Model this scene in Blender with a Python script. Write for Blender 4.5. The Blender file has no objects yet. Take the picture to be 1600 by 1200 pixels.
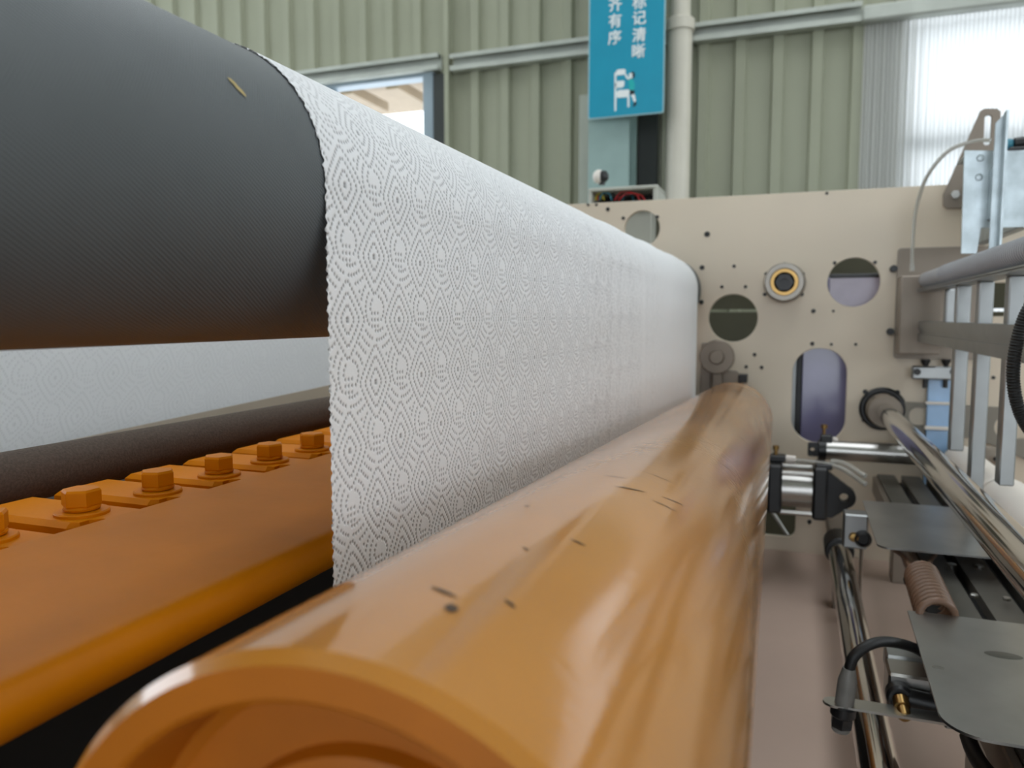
import bpy, math, random
import numpy as np
from mathutils import Vector, Matrix
random.seed(4)
SC = bpy.context.scene
COL = SC.collection
R_ = math.radians

# ------------------------------------------------------------------ camera
FPX, YAW, PITCH = 1200.0, math.atan(445*math.cos(R_(5))/1200), R_(5)
cam_d = bpy.data.cameras.new('camera'); cam = bpy.data.objects.new('camera', cam_d); COL.objects.link(cam)
cam_d.sensor_width = 36; cam_d.lens = FPX/1600*36; cam_d.clip_start = .02; cam_d.clip_end = 200
cam.rotation_euler = (R_(90)-PITCH, 0, YAW)
cam_d.dof.use_dof = True; cam_d.dof.focus_distance = .62; cam_d.dof.aperture_fstop = 8.5
SC.camera = cam
FW = Vector((-math.sin(YAW)*math.cos(PITCH), math.cos(YAW)*math.cos(PITCH), -math.sin(PITCH)))
RT = Vector((math.cos(YAW), math.sin(YAW), 0)); UP = RT.cross(FW)
def P(x, y, Y):
    "world point at depth plane Y that the photograph shows at pixel x, y"
    d = FW*FPX + RT*(x-800) + UP*(600-y)
    return d*(Y/d.y)
def PZ(x, y, Z):
    d = FW*FPX + RT*(x-800) + UP*(600-y)
    return d*(Z/d.z)

# ------------------------------------------------------------------ light
SC.view_settings.view_transform = 'Standard'; SC.view_settings.look = 'None'
SC.view_settings.gamma = 1; SC.view_settings.use_curve_mapping = False
SC.view_settings.exposure = -2.15
w = bpy.data.worlds.new('world'); SC.world = w; w.use_nodes = True
bg = w.node_tree.nodes['Background']; bg.inputs[0].default_value = (.86, .93, 1, 1); bg.inputs[1].default_value = 15.0
def area(name, loc, rot, sx, sy, energy, col=(1, 1, 1)):
    l = bpy.data.lights.new(name, 'AREA'); l.shape = 'RECTANGLE'; l.size = sx; l.size_y = sy; l.energy = energy; l.color = col
    o = bpy.data.objects.new(name, l); COL.objects.link(o); o.location = loc; o.rotation_euler = rot
    return o
# daylight through the window band of the right wall, the skylights and the open gate behind the camera
area('unseen_side_daylight', (6.4, -.6, 2.2), (0, R_(90), 0), 2.2, 8, 230, (.95, .98, 1))
area('skylight_daylight', (.9, 1.6, 5.3), (0, 0, 0), 1.6, 5.2, 150, (1, .99, .97))
area('skylight_daylight', (-3.2, 1.2, 5.3), (0, 0, 0), 1.2, 5.2, 90, (1, .99, .97))
area('unseen_side_daylight', (-6.6, 1.5, 1.6), (0, R_(-90), 0), 2.2, 5, 150, (.86, .93, 1))  # unseen left window light, added to brighten the rear paper web
area('gate_daylight', (.5, -7.3, 1.2), (R_(90), 0, 0), 5, 4, 30, (1, .98, .95))

# ------------------------------------------------------------------ materials
def lin(c): return tuple(((v/255)/12.92 if v/255 <= .04045 else ((v/255+.055)/1.055)**2.4) for v in c)
def mat(name, rgb, rough=.5, metal=0, coat=0, coat_rough=.1, vary=.08, vscale=8, bump=0, bscale=200, spec=.5, trans=0, alpha=1, ior=1.5):
    m = bpy.data.materials.new(name); m.use_nodes = True
    n = m.node_tree.nodes; l = m.node_tree.links; b = n['Principled BSDF']
    c = lin(rgb)
    tc = n.new('ShaderNodeTexCoord'); nz = n.new('ShaderNodeTexNoise'); nz.inputs['Scale'].default_value = vscale; nz.inputs['Detail'].default_value = 5
    l.new(tc.outputs['Object'], nz.inputs['Vector'])
    rp = n.new('ShaderNodeValToRGB'); rp.color_ramp.elements[0].position = .3; rp.color_ramp.elements[1].position = .7
    rp.color_ramp.elements[0].color = tuple(v*(1-vary) for v in c)+(1,)
    rp.color_ramp.elements[1].color = tuple(min(1, v*(1+vary)) for v in c)+(1,)
    l.new(nz.outputs['Fac'], rp.inputs['Fac']); l.new(rp.outputs['Color'], b.inputs['Base Color'])
    b.inputs['Roughness'].default_value = rough; b.inputs['Metallic'].default_value = metal
    b.inputs['Coat Weight'].default_value = coat; b.inputs['Coat Roughness'].default_value = coat_rough
    b.inputs['Specular IOR Level'].default_value = spec; b.inputs['Transmission Weight'].default_value = trans; b.inputs['IOR'].default_value = ior
    if alpha < 1: b.inputs['Alpha'].default_value = alpha
    if bump:
        n2 = n.new('ShaderNodeTexNoise'); n2.inputs['Scale'].default_value = bscale; n2.inputs['Detail'].default_value = 3
        l.new(tc.outputs['Object'], n2.inputs['Vector'])
        bp = n.new('ShaderNodeBump'); bp.inputs['Strength'].default_value = bump; bp.inputs['Distance'].default_value = .002
        l.new(n2.outputs['Fac'], bp.inputs['Height']); l.new(bp.outputs['Normal'], b.inputs['Normal'])
    m['c'] = 1
    return m
M = {}
M['cream'] = mat('cream_paint', (216, 201, 180), .38, vary=.04, vscale=3, bump=.05, bscale=300)
M['bed'] = mat('beige_brown_paint', (196, 172, 156), .5, vary=.05, vscale=4, bump=.08, bscale=150)
M['orange'] = mat('orange_paint', (212, 124, 0), .42, coat=0, ior=1.22, vary=.07, vscale=14, bump=.06, bscale=110)
M['orange_flat'] = mat('orange_end_paint', (186, 104, 4), .5, vary=.1, vscale=20)
M['steel'] = mat('brushed_steel', (178, 176, 172), .3, 1, vary=.1, vscale=12, bump=.03, bscale=500)
M['sheet'] = mat('stainless_sheet', (176, 176, 174), .33, 1, vary=.14, vscale=9)
M['chrome'] = mat('chrome', (205, 203, 200), .08, 1, vary=.03)
M['alu'] = mat('anodised_aluminium', (158, 160, 160), .4, 1, vary=.06, vscale=20)
M['galv'] = mat('galvanised_steel', (176, 186, 190), .38, .85, vary=.22, vscale=22, bump=.1, bscale=60)
M['black'] = mat('black_plastic', (22, 22, 24), .4, vary=.1)
M['rubber'] = mat('black_rubber', (17, 17, 18), .55, vary=.2, vscale=30)
M['void'] = mat('dark_paint_and_shade', (26, 24, 23), .7, vary=.2)  # black for hidden frames, also put into gaps as their shade
M['brass'] = mat('brass', (166, 134, 84), .35, 1, vary=.1)
M['greysteel'] = mat('grey_brown_steel_plate', (142, 130, 118), .45, .3, vary=.1, vscale=9)
M['greyarm'] = mat('grey_paint', (134, 127, 116), .5, vary=.06)
M['railshade'] = mat('shaded_grey_rail', (104, 100, 94), .45, .2, vary=.1)  # rail grey darkened, shadow of the plates put into the colour
M['hubsteel'] = mat('hub_steel', (160, 154, 146), .4, .4)
M['olive'] = mat('olive_shade_panel', (92, 90, 74), .5, vary=.06)
M['white_roll'] = mat('white_plastic_roll', (232, 224, 216), .4, vary=.03)
M['grey_tube'] = mat('grey_plastic', (150, 150, 154), .45, vary=.06)
M['film'] = mat('lilac_film', (132, 128, 168), .16, vary=.14, vscale=5, coat=.5, coat_rough=.08)
M['pink_film'] = mat('pale_film', (180, 170, 190), .2, vary=.12, vscale=9)
M['pale_blue'] = mat('pale_blue', (158, 192, 230), .25, vary=.12, vscale=12)
M['wall'] = mat('green_grey_sheet', (160, 162, 141), .5, vary=.05, vscale=2)
M['girt'] = mat('girt_steel', (190, 194, 186), .45, .3, vary=.1, vscale=6)
M['column'] = mat('blue_green_paint', (150, 174, 170), .5, vary=.07)
M['darkgap'] = mat('dark_trim', (52, 56, 54), .6)
M['pvc'] = mat('white_pvc', (214, 208, 194), .4, vary=.03)
M['sign'] = mat('teal_print', (22, 148, 178), .35, vary=.04, vscale=5)
M['sign_edge'] = mat('sign_edge', (170, 205, 212), .4)
M['print_white'] = mat('white_print', (236, 240, 240), .5, vary=.02)
M['print_teal'] = mat('teal_shirt_print', (20, 178, 178), .5, vary=.02)
M['print_black'] = mat('dark_print', (28, 34, 40), .5, vary=.02)
M['frame_blue'] = mat('window_frame', (150, 166, 176), .4, vary=.04)
M['box_grey'] = mat('control_box_grey', (186, 186, 176), .5)
M['red'] = mat('red_wire', (190, 44, 48), .4); M['yellow'] = mat('yellow_wire', (206, 186, 60), .4)
M['blue'] = mat('blue_plastic', (40, 74, 150), .35); M['teal_wire'] = mat('teal_wire', (60, 130, 150), .4)
M['clear_tube'] = mat('clear_tube', (214, 212, 204), .2, vary=.02, trans=.55)
M['brown_tube'] = mat('coiled_tube', (120, 92, 74), .4, vary=.1)
M['concrete'] = mat('concrete', (120, 116, 110), .75, vary=.12, vscale=3, bump=.1, bscale=40)
M['plaster'] = mat('pale_sheet', (176, 180, 168), .6, vary=.05)
M['eave'] = mat('eave_beige', (150, 132, 108), .6)
M['sensor'] = mat('sensor_grey', (120, 118, 114), .45, vary=.12, vscale=60)
M['tape'] = mat('yellow_tape', (170, 150, 96), .6)
M['stain'] = mat('dull_stain', (112, 110, 104), .45, .6)
M['mark'] = mat('dark_scuff', (70, 48, 26), .6)

def paper_mat(name, dark=.28, tl=.1):
    m = bpy.data.materials.new(name); m.use_nodes = True
    n = m.node_tree.nodes; l = m.node_tree.links; b = n['Principled BSDF']
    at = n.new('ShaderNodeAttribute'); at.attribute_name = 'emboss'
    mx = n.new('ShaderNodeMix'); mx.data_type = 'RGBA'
    a = lin((238, 238, 240)); d = tuple(v*dark for v in a)  # glued dots tinted darker, with their pit shade put into the colour
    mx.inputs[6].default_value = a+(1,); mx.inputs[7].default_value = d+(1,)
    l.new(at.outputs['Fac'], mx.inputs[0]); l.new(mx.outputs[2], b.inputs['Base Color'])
    b.inputs['Roughness'].default_value = .85; b.inputs['Specular IOR Level'].default_value = .2
    b.inputs['Sheen Weight'].default_value = .15
    tr = n.new('ShaderNodeBsdfTranslucent'); l.new(mx.outputs[2], tr.inputs['Color'])
    ms = n.new('ShaderNodeMixShader'); ms.inputs[0].default_value = tl
    l.new(b.outputs[0], ms.inputs[1]); l.new(tr.outputs[0], ms.inputs[2])
    l.new(ms.outputs[0], n['Material Output'].inputs['Surface'])
    # fine tissue fibre
    tc = n.new('ShaderNodeTexCoord'); nz = n.new('ShaderNodeTexNoise'); nz.inputs['Scale'].default_value = 900
    bp = n.new('ShaderNodeBump'); bp.inputs['Strength'].default_value = .12; bp.inputs['Distance'].default_value = .0006
    l.new(tc.outputs['Object'], nz.inputs['Vector']); l.new(nz.outputs['Fac'], bp.inputs['Height']); l.new(bp.outputs['Normal'], b.inputs['Normal'])
    return m
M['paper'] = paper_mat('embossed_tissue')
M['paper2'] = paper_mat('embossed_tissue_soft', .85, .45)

def knurl_mat():
    "dark rubber sleeve with fine diagonal hatching around the local y axis"
    m = mat('dark_rubber_sleeve', (84, 88, 90), .46, vary=.14, vscale=7, ior=1.4)
    n = m.node_tree.nodes; l = m.node_tree.links; b = n['Principled BSDF']
    tc = n.new('ShaderNodeTexCoord'); sp = n.new('ShaderNodeSeparateXYZ'); l.new(tc.outputs['Object'], sp.inputs[0])
    def mt(op, a, c=None):
        k = n.new('ShaderNodeMath'); k.operation = op
        for i, v in enumerate((a, c)):
            if v is None: continue
            if isinstance(v, (int, float)): k.inputs[i].default_value = v
            else: l.new(v, k.inputs[i])
        return k.outputs[0]
    s = mt('MULTIPLY', mt('ARCTAN2', sp.outputs[2], sp.outputs[0]), .0922)
    y = sp.outputs[1]
    a1 = mt('SINE', mt('MULTIPLY', mt('ADD', mt('MULTIPLY', y, .55), s), 2*math.pi/.0021))
    a2 = mt('SINE', mt('MULTIPLY', mt('SUBTRACT', mt('MULTIPLY', y, 1.6), s), 2*math.pi/.0030))
    h = mt('ADD', a1, mt('MULTIPLY', a2, .45))
    bp = n.new('ShaderNodeBump'); bp.inputs['Strength'].default_value = .3; bp.inputs['Distance'].default_value = .0005
    l.new(h, bp.inputs['Height']); l.new(bp.outputs['Normal'], b.inputs['Normal'])
    return m
M['knurl'] = knurl_mat()

def roller_mat():
    "clear-coated amber roller with scuffs and hairline scratches"
    m = mat('amber_coated_roller', (184, 116, 8), .4, coat=1, coat_rough=.13, vary=.12, vscale=5)
    n = m.node_tree.nodes; l = m.node_tree.links; b = n['Principled BSDF']
    tc = n.new('ShaderNodeTexCoord'); mp = n.new('ShaderNodeMapping'); mp.inputs['Scale'].default_value = (26, 3.5, 26)
    l.new(tc.outputs['Object'], mp.inputs[0])
    nz = n.new('ShaderNodeTexNoise'); nz.inputs['Scale'].default_value = 1.0; nz.inputs['Detail'].default_value = 6; l.new(mp.outputs[0], nz.inputs['Vector'])
    rp = n.new('ShaderNodeMapRange'); rp.inputs[1].default_value = .35; rp.inputs[2].default_value = .7; rp.inputs[3].default_value = .07; rp.inputs[4].default_value = .15; b.inputs['Coat IOR'].default_value = 1.65
    l.new(nz.outputs['Fac'], rp.inputs[0]); l.new(rp.outputs[0], b.inputs['Coat Roughness'])
    n2 = n.new('ShaderNodeTexNoise'); n2.inputs['Scale'].default_value = 160; n2.inputs['Detail'].default_value = 4; l.new(tc.outputs['Object'], n2.inputs['Vector'])
    n3 = n.new('ShaderNodeTexNoise'); n3.inputs['Scale'].default_value = 12; n3.inputs['Detail'].default_value = 2; l.new(tc.outputs['Object'], n3.inputs['Vector'])
    ad = n.new('ShaderNodeMath'); ad.operation = 'MULTIPLY_ADD'; ad.inputs[1].default_value = 1.6; l.new(n3.outputs['Fac'], ad.inputs[0]); l.new(n2.outputs['Fac'], ad.inputs[2])
    bp = n.new('ShaderNodeBump'); bp.inputs['Strength'].default_value = .09; bp.inputs['Distance'].default_value = .0012
    l.new(ad.outputs[0], bp.inputs['Height']); l.new(bp.outputs['Normal'], b.inputs['Coat Normal']); l.new(bp.outputs['Normal'], b.inputs['Normal'])
    return m
M['amber'] = roller_mat()

def brush_mat():
    m = mat('coarse_brown_wrap', (86, 72, 62), .85, vary=.3, vscale=420)
    n = m.node_tree.nodes; l = m.node_tree.links; b = n['Principled BSDF']
    tc = n.new('ShaderNodeTexCoord'); mp = n.new('ShaderNodeMapping'); mp.inputs['Scale'].default_value = (1500, 500, 1500)
    nz = n.new('ShaderNodeTexNoise'); nz.inputs['Scale'].default_value = 1; nz.inputs['Detail'].default_value = 4
    l.new(tc.outputs['Object'], mp.inputs[0]); l.new(mp.outputs[0], nz.inputs['Vector'])
    bp = n.new('ShaderNodeBump'); bp.inputs['Strength'].default_value = .8; bp.inputs['Distance'].default_value = .0012
    l.new(nz.outputs['Fac'], bp.inputs['Height']); l.new(bp.outputs['Normal'], b.inputs['Normal'])
    return m
M['brush'] = brush_mat()

def curtain_mat():
    m = bpy.data.materials.new('translucent_curtain'); m.use_nodes = True
    n = m.node_tree.nodes; l = m.node_tree.links; b = n['Principled BSDF']
    tc = n.new('ShaderNodeTexCoord'); wv = n.new('ShaderNodeTexWave'); wv.inputs['Scale'].default_value = 16; wv.inputs['Distortion'].default_value = .6; wv.inputs['Detail'].default_value = 1
    l.new(tc.outputs['Object'], wv.inputs['Vector'])
    rp = n.new('ShaderNodeValToRGB'); rp.color_ramp.elements[0].color = (.62, .62, .6, 1); rp.color_ramp.elements[1].color = (.84, .84, .83, 1)
    l.new(wv.outputs['Fac'], rp.inputs[0])
    b.inputs['Roughness'].default_value = .4; l.new(rp.outputs[0], b.inputs['Base Color'])
    tr = n.new('ShaderNodeBsdfTranslucent'); l.new(rp.outputs[0], tr.inputs['Color'])
    ms = n.new('ShaderNodeMixShader'); ms.inputs[0].default_value = .58
    l.new(b.outputs[0], ms.inputs[1]); l.new(tr.outputs[0], ms.inputs[2]); l.new(ms.outputs[0], n['Material Output'].inputs['Surface'])
    return m
M['curtain'] = curtain_mat()
def glass_mat():
    m = bpy.data.materials.new('window_glass'); m.use_nodes = True
    n = m.node_tree.nodes; l = m.node_tree.links
    t = n.new('ShaderNodeBsdfTransparent'); g = n.new('ShaderNodeBsdfGlossy'); g.inputs['Roughness'].default_value = .03
    ms = n.new('ShaderNodeMixShader'); ms.inputs[0].default_value = .06
    l.new(t.outputs[0], ms.inputs[1]); l.new(g.outputs[0], ms.inputs[2]); l.new(ms.outputs[0], n['Material Output'].inputs['Surface'])
    return m
M['glass'] = glass_mat()

# ------------------------------------------------------------------ mesh helpers
def frame(ax):
    ax = Vector(ax).normalized(); t = Vector((0, 0, 1)) if abs(ax.z) < .9 else Vector((1, 0, 0))
    a = ax.cross(t).normalized(); return a, a.cross(ax).normalized(), ax
class B:
    def __init__(s): s.v = []; s.f = []
    def add(s, vs, fs):
        o = len(s.v); s.v += [Vector(v) for v in vs]; s.f += [tuple(i+o for i in f) for f in fs]; return s
    def box(s, lo, hi):
        x0, y0, z0 = lo; x1, y1, z1 = hi
        return s.add([(x0, y0, z0), (x1, y0, z0), (x1, y1, z0), (x0, y1, z0), (x0, y0, z1), (x1, y0, z1), (x1, y1, z1), (x0, y1, z1)],
                     [(3, 2, 1, 0), (4, 5, 6, 7), (0, 1, 5, 4), (1, 2, 6, 5), (2, 3, 7, 6), (3, 0, 4, 7)])
    def bbox(s, lo, hi, b=.002):
        "box with chamfered edges"
        x0, y0, z0 = lo; x1, y1, z1 = hi; vs = []
        for X, sx in ((x0, 1), (x1, -1)):
            for Y, sy in ((y0, 1), (y1, -1)):
                for Z, sz in ((z0, 1), (z1, -1)):
                    vs += [(X, Y+sy*b, Z+sz*b), (X+sx*b, Y, Z+sz*b), (X+sx*b, Y+sy*b, Z)]
        def i(a, c, e, k): return (a*4+c*2+e)*3+k
        fs = []
        for a in (0, 1): fs.append([i(a, 0, 0, 0), i(a, 1, 0, 0), i(a, 1, 1, 0), i(a, 0, 1, 0)][::-1 if a == 0 else 1])
        for c in (0, 1): fs.append([i(0, c, 0, 1), i(1, c, 0, 1), i(1, c, 1, 1), i(0, c, 1, 1)][::1 if c == 0 else -1])
        for e in (0, 1): fs.append([i(0, 0, e, 2), i(1, 0, e, 2), i(1, 1, e, 2), i(0, 1, e, 2)][::-1 if e == 0 else 1])
        for c in (0, 1):
            for e in (0, 1): fs.append([i(0, c, e, 1), i(1, c, e, 1), i(1, c, e, 2), i(0, c, e, 2)])
        for a in (0, 1):
            for e in (0, 1): fs.append([i(a, 0, e, 0), i(a, 1, e, 0), i(a, 1, e, 2), i(a, 0, e, 2)])
        for a in (0, 1):
            for c in (0, 1): fs.append([i(a, c, 0, 0), i(a, c, 1, 0), i(a, c, 1, 1), i(a, c, 0, 1)])
        for a in (0, 1):
            for c in (0, 1):
                for e in (0, 1): fs.append([i(a, c, e, 0), i(a, c, e, 1), i(a, c, e, 2)])
        return s.add(vs, fs)
    def lathe(s, p0, axis, prof, n=48, cap=True):
        "prof: list of (radius, distance along axis)"
        p0 = Vector(p0); a, b, ax = frame(axis); vs = []; fs = []
        for r, t in prof:
            for k in range(n):
                q = 2*math.pi*k/n; vs.append(p0+ax*t+(a*math.cos(q)+b*math.sin(q))*r)
        for j in range(len(prof)-1):
            for k in range(n):
                k2 = (k+1) % n; fs.append((j*n+k, j*n+k2, (j+1)*n+k2, (j+1)*n+k))
        if cap: fs.append(tuple(range(n))[::-1]); fs.append(tuple((len(prof)-1)*n+k for k in range(n)))
        return s.add(vs, fs)
    def cyl(s, p0, p1, r, n=32, ch=0):
        d = Vector(p1)-Vector(p0); L = d.length
        return s.lathe(p0, d, [(r-ch, 0), (r, ch), (r, L-ch), (r-ch, L)] if ch else [(r, 0), (r, L)], n)
    def ring(s, p0, axis, ro, ri, L, n=40):
        prof = [(ri, 0), (ro, 0), (ro, L), (ri, L), (ri, 0)]
        return s.lathe(p0, axis, prof, n, cap=False)
    def tube(s, path, r, n=12):
        path = [Vector(p) for p in path]; vs = []; fs = []; a = None
        for i, p in enumerate(path):
            t = (path[min(i+1, len(path)-1)]-path[max(i-1, 0)]).normalized()
            if a is None: a = frame(t)[0]
            a = (a-t*a.dot(t)).normalized(); b = t.cross(a)
            rr = r(i/(len(path)-1)) if callable(r) else r
            for k in range(n):
                q = 2*math.pi*k/n; vs.append(p+(a*math.cos(q)+b*math.sin(q))*rr)
        for j in range(len(path)-1):
            for k in range(n):
                k2 = (k+1) % n; fs.append((j*n+k, j*n+k2, (j+1)*n+k2, (j+1)*n+k))
        fs.append(tuple(range(n))[::-1]); fs.append(tuple((len(path)-1)*n+k for k in range(n)))
        return s.add(vs, fs)
    def prism(s, poly, o, ex, ey, ez, d):
        "polygon poly in plane (ex, ey) through o, thickness d along ez"
        o, ex, ey, ez = Vector(o), Vector(ex), Vector(ey), Vector(ez); n = len(poly)
        vs = [o+ex*x+ey*y for x, y in poly]+[o+ex*x+ey*y+ez*d for x, y in poly]
        fs = [tuple(range(n))[::-1], tuple(range(n, 2*n))]+[(k, (k+1) % n, (k+1) % n+n, k+n) for k in range(n)]
        return s.add(vs, fs)
    def build(s, name, m, parent=None, local=False, ang=35):
        me = bpy.data.meshes.new(name); off = Vector((0, 0, 0))
        if parent is not None and not local:
            r = parent
            while r.parent: r = r.parent
            off = r.location
        me.from_pydata([v-off for v in s.v], [], s.f); me.validate()
        import bmesh
        bm = bmesh.new(); bm.from_mesh(me); bmesh.ops.recalc_face_normals(bm, faces=bm.faces); bm.to_mesh(me); bm.free()
        return finish(name, me, m, parent, ang)
def finish(name, me, m, parent=None, ang=35):
    if ang: me.shade_smooth(); me.set_sharp_from_angle(angle=R_(ang))
    me.materials.append(M[m] if isinstance(m, str) else m)
    o = bpy.data.objects.new(name, me); COL.objects.link(o); o.parent = parent
    return o
def bez(pts, n=24):
    "Catmull-Rom through points"
    pts = [Vector(p) for p in pts]; out = []
    for i in range(len(pts)-1):
        p0 = pts[max(i-1, 0)]; p1 = pts[i]; p2 = pts[i+1]; p3 = pts[min(i+2, len(pts)-1)]
        for k in range(n):
            t = k/n; out.append(.5*((2*p1)+(p2-p0)*t+(2*p0-5*p1+4*p2-p3)*t*t+(3*p1-p0-3*p2+p3)*t**3))
    return out+[pts[-1]]
def thing(name, label, cat, loc=(0, 0, 0), group=None, rot=None):
    o = bpy.data.objects.new(name, None); COL.objects.link(o); o.location = loc; o.empty_display_size = .05
    if rot: o.rotation_euler = rot
    o['label'] = label; o['category'] = cat
    if group: o['group'] = group
    return o
def tag(o, label, cat, group=None):
    o['label'] = label; o['category'] = cat
    if group: o['group'] = group
    return o
def struct(o, label=None):
    o['kind'] = 'structure'
    if label: o['label'] = label
    return o
def rrect(x0, y0, x1, y1, r, n=6):
    out = []
    for cx, cy, a0 in ((x1-r, y1-r, 0), (x0+r, y1-r, 90), (x0+r, y0+r, 180), (x1-r, y0+r, 270)):
        for k in range(n+1):
            a = R_(a0+90*k/n); out.append((cx+r*math.cos(a), cy+r*math.sin(a)))
    return out
def circ(cx, cy, r, n=40): return [(cx+r*math.cos(2*math.pi*k/n), cy+r*math.sin(2*math.pi*k/n)) for k in range(n)]
def holed_plate(name, outer, holes, y0, thick, m, parent=None, bevel=.0015):
    "flat plate in the xz plane (front face at y0, away from the camera by thick) with real holes"
    cu = bpy.data.curves.new(name, 'CURVE'); cu.dimensions = '2D'; cu.fill_mode = 'BOTH'; cu.extrude = thick/2-bevel; cu.bevel_depth = bevel; cu.bevel_resolution = 1; cu.offset = -bevel
    for poly in [outer]+holes:
        sp = cu.splines.new('POLY'); sp.points.add(len(poly)-1); sp.use_cyclic_u = True
        for p, (x, z) in zip(sp.points, poly): p.co = (x, z, 0, 1)
    o = bpy.data.objects.new('tmp', cu); COL.objects.link(o)
    dg = bpy.context.evaluated_depsgraph_get(); me = bpy.data.meshes.new_from_object(o.evaluated_get(dg))
    bpy.data.objects.remove(o); bpy.data.curves.remove(cu)
    me.transform(Matrix(((1, 0, 0, 0), (0, 0, -1, y0+thick/2), (0, 1, 0, 0), (0, 0, 0, 1))))
    if parent is not None:
        r = parent
        while r.parent: r = r.parent
        me.transform(Matrix.Translation(-r.location))
    return finish(name, me, m, parent, 30)

# ================================================================== SETTING
FZ, WY = -1.35, 4.6
struct(B().box((-7, -8, FZ-.1), (7, WY+.4, FZ)).build('floor', 'concrete', ang=0), 'grey concrete factory floor')
# ceiling with two skylight strips
c = B()
for lo, hi in (((-7, -8), (-3.8, 5)), ((-3.8, -8), (-2.6, -1.4)), ((-3.8, 3.8), (-2.6, 5)), ((-2.6, -8), (.1, 5)), ((.1, -8), (1.7, -1)), ((.1, 4.2), (1.7, 5)), ((1.7, -8), (7, 5))):
    c.box((lo[0], lo[1], 5.5), (hi[0], hi[1], 5.6))
struct(c.build('ceiling', 'plaster', ang=0), 'pale sheet metal factory roof')
struct(B().box((-7.1, -8, FZ), (-7, 5, .4)).box((-7.1, -8, 2.8), (-7, 5, 5.5)).box((-7.1, -8, .4), (-7, -1.2, 2.8)).box((-7.1, 4.1, .4), (-7, 5, 2.8)).build('wall_left', 'plaster', ang=0))
c = B().box((7, -8, FZ), (7.1, 5, 1)).box((7, -8, 3.4), (7.1, 5, 5.5)).box((7, -8, 1), (7.1, -4.7, 3.4)).box((7, 3.5, 1), (7.1, 5, 3.4))
struct(c.build('wall_right', 'plaster', ang=0))
c = B().box((-7, -8.1, FZ), (-2.1, -8, 5.5)).box((3.1, -8.1, FZ), (7, -8, 5.5)).box((-2.1, -8.1, 3.3), (3.1, -8, 5.5))
struct(c.build('wall_front', 'plaster', ang=0))

# ribbed back wall: one sheet per rib, two tiers around the girt, openings for the two windows
wb = bpy.data.objects.new('wall_back', None); COL.objects.link(wb); wb.location = (0, WY, FZ); struct(wb, 'green grey ribbed sheet metal wall')
PITCHX, RIB = .2, .032
prof = [(0, 0), (.125, 0), (.137, -RIB), (.188, -RIB), (.2, 0)]
def sheet_mesh(name, z0, z1):
    vs, fs = [], []
    for z in (z0, z1):
        for x, y in prof: vs.append((x, y, z-FZ))
        for x, y in prof: vs.append((x, y+.004, z-FZ))
    for k in range(4):
        fs += [(k, k+1, k+11, k+10), (5+k, 15+k, 16+k, 6+k), (10+k, 11+k, 16+k, 15+k), (k, 5+k, 6+k, k+1)]
    me = bpy.data.meshes.new(name); me.from_pydata(vs, [], fs); me.materials.append(M['wall']); return me
ms_up, ms_lo = sheet_mesh('wall_sheet', 1.56, 4.2), sheet_mesh('wall_sheet', FZ, 1.56)
ms_sill, ms_sill2 = sheet_mesh('wall_sheet', FZ, .32), sheet_mesh('wall_sheet', FZ, -.1)
W1 = (-3.7, -2.3); W2 = (.5, 4.3)
for k in range(-27, 24):
    x = k*PITCHX+.1
    lo_me = ms_lo
    if W1[0]-.05 <= x and x+.2 <= W1[1]+.05: lo_me = ms_sill
    if W2[0]-.05 <= x and x+.2 <= W2[1]+.05: lo_me = ms_sill2
    for me in (ms_up, lo_me):
        o = bpy.data.objects.new('wall_sheet', me); COL.objects.link(o); o.parent = wb; o.location = (x, 0, 0)
# solid back wall above and at the sides (outside view)
# girts (horizontal rails on the wall)
def girt(n, x0, x1, z, m='girt'):
    g = B()
    pf = [(0, 0), (0, .1), (-.065, .1), (-.065, .075), (-.06, .075), (-.06, .094), (-.005, .094), (-.005, .006), (-.06, .006), (-.06, .03), (-.065, .03), (-.065, 0)]
    g.prism(pf, (x0, WY-.031, z), (0, 1, 0), (0, 0, 1), (1, 0, 0), x1-x0)
    return struct(g.build('trim_%d' % n, m, ang=20), 'galvanised horizontal wall rail')
girt(1, -2.08, .27, 1.53); girt(2, -5.3, -2.16, 1.55)
struct(B().box((-2.13, WY-.07, FZ), (-2.1, WY-.03, 4.2)).build('trim_3', 'wall', ang=0), 'thin vertical joint strip on the wall')
struct(B().box((-2.21, WY-.06, .3), (-2.13, WY+.05, 1.53)).build('trim_4', 'darkgap', ang=0), 'dark vertical strip beside the bright window')
# window 1
w1 = bpy.data.objects.new('window_1', None); COL.objects.link(w1); w1.location = (-3, WY, .3); struct(w1, 'bright sliding window in the ribbed wall')
B().bbox((-2.29, WY-.05, .3), (-2.215, WY+.06, 1.56), .004).build('window_frame', 'frame_blue', w1)
B().bbox((-3.76, WY-.05, .3), (-3.69, WY+.06, 1.56), .004).build('window_frame', 'frame_blue', w1)
B().bbox((-3.69, WY-.05, 1.53), (-2.29, WY+.06, 1.58), .004).build('window_frame', 'frame_blue', w1)
B().bbox((-3.69, WY-.05, .28), (-2.29, WY+.06, .33), .004).build('window_sill', 'frame_blue', w1)
B().bbox((-3.02, WY-.02, .33), (-2.97, WY+.03, 1.53), .004).build('mullion', 'frame_blue', w1)
for a, b_ in ((-3.69, -3.02), (-2.97, -2.29)): B().box((a, WY+.0, .33), (b_, WY+.005, 1.53)).build('pane', 'glass', w1, ang=0)
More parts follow.
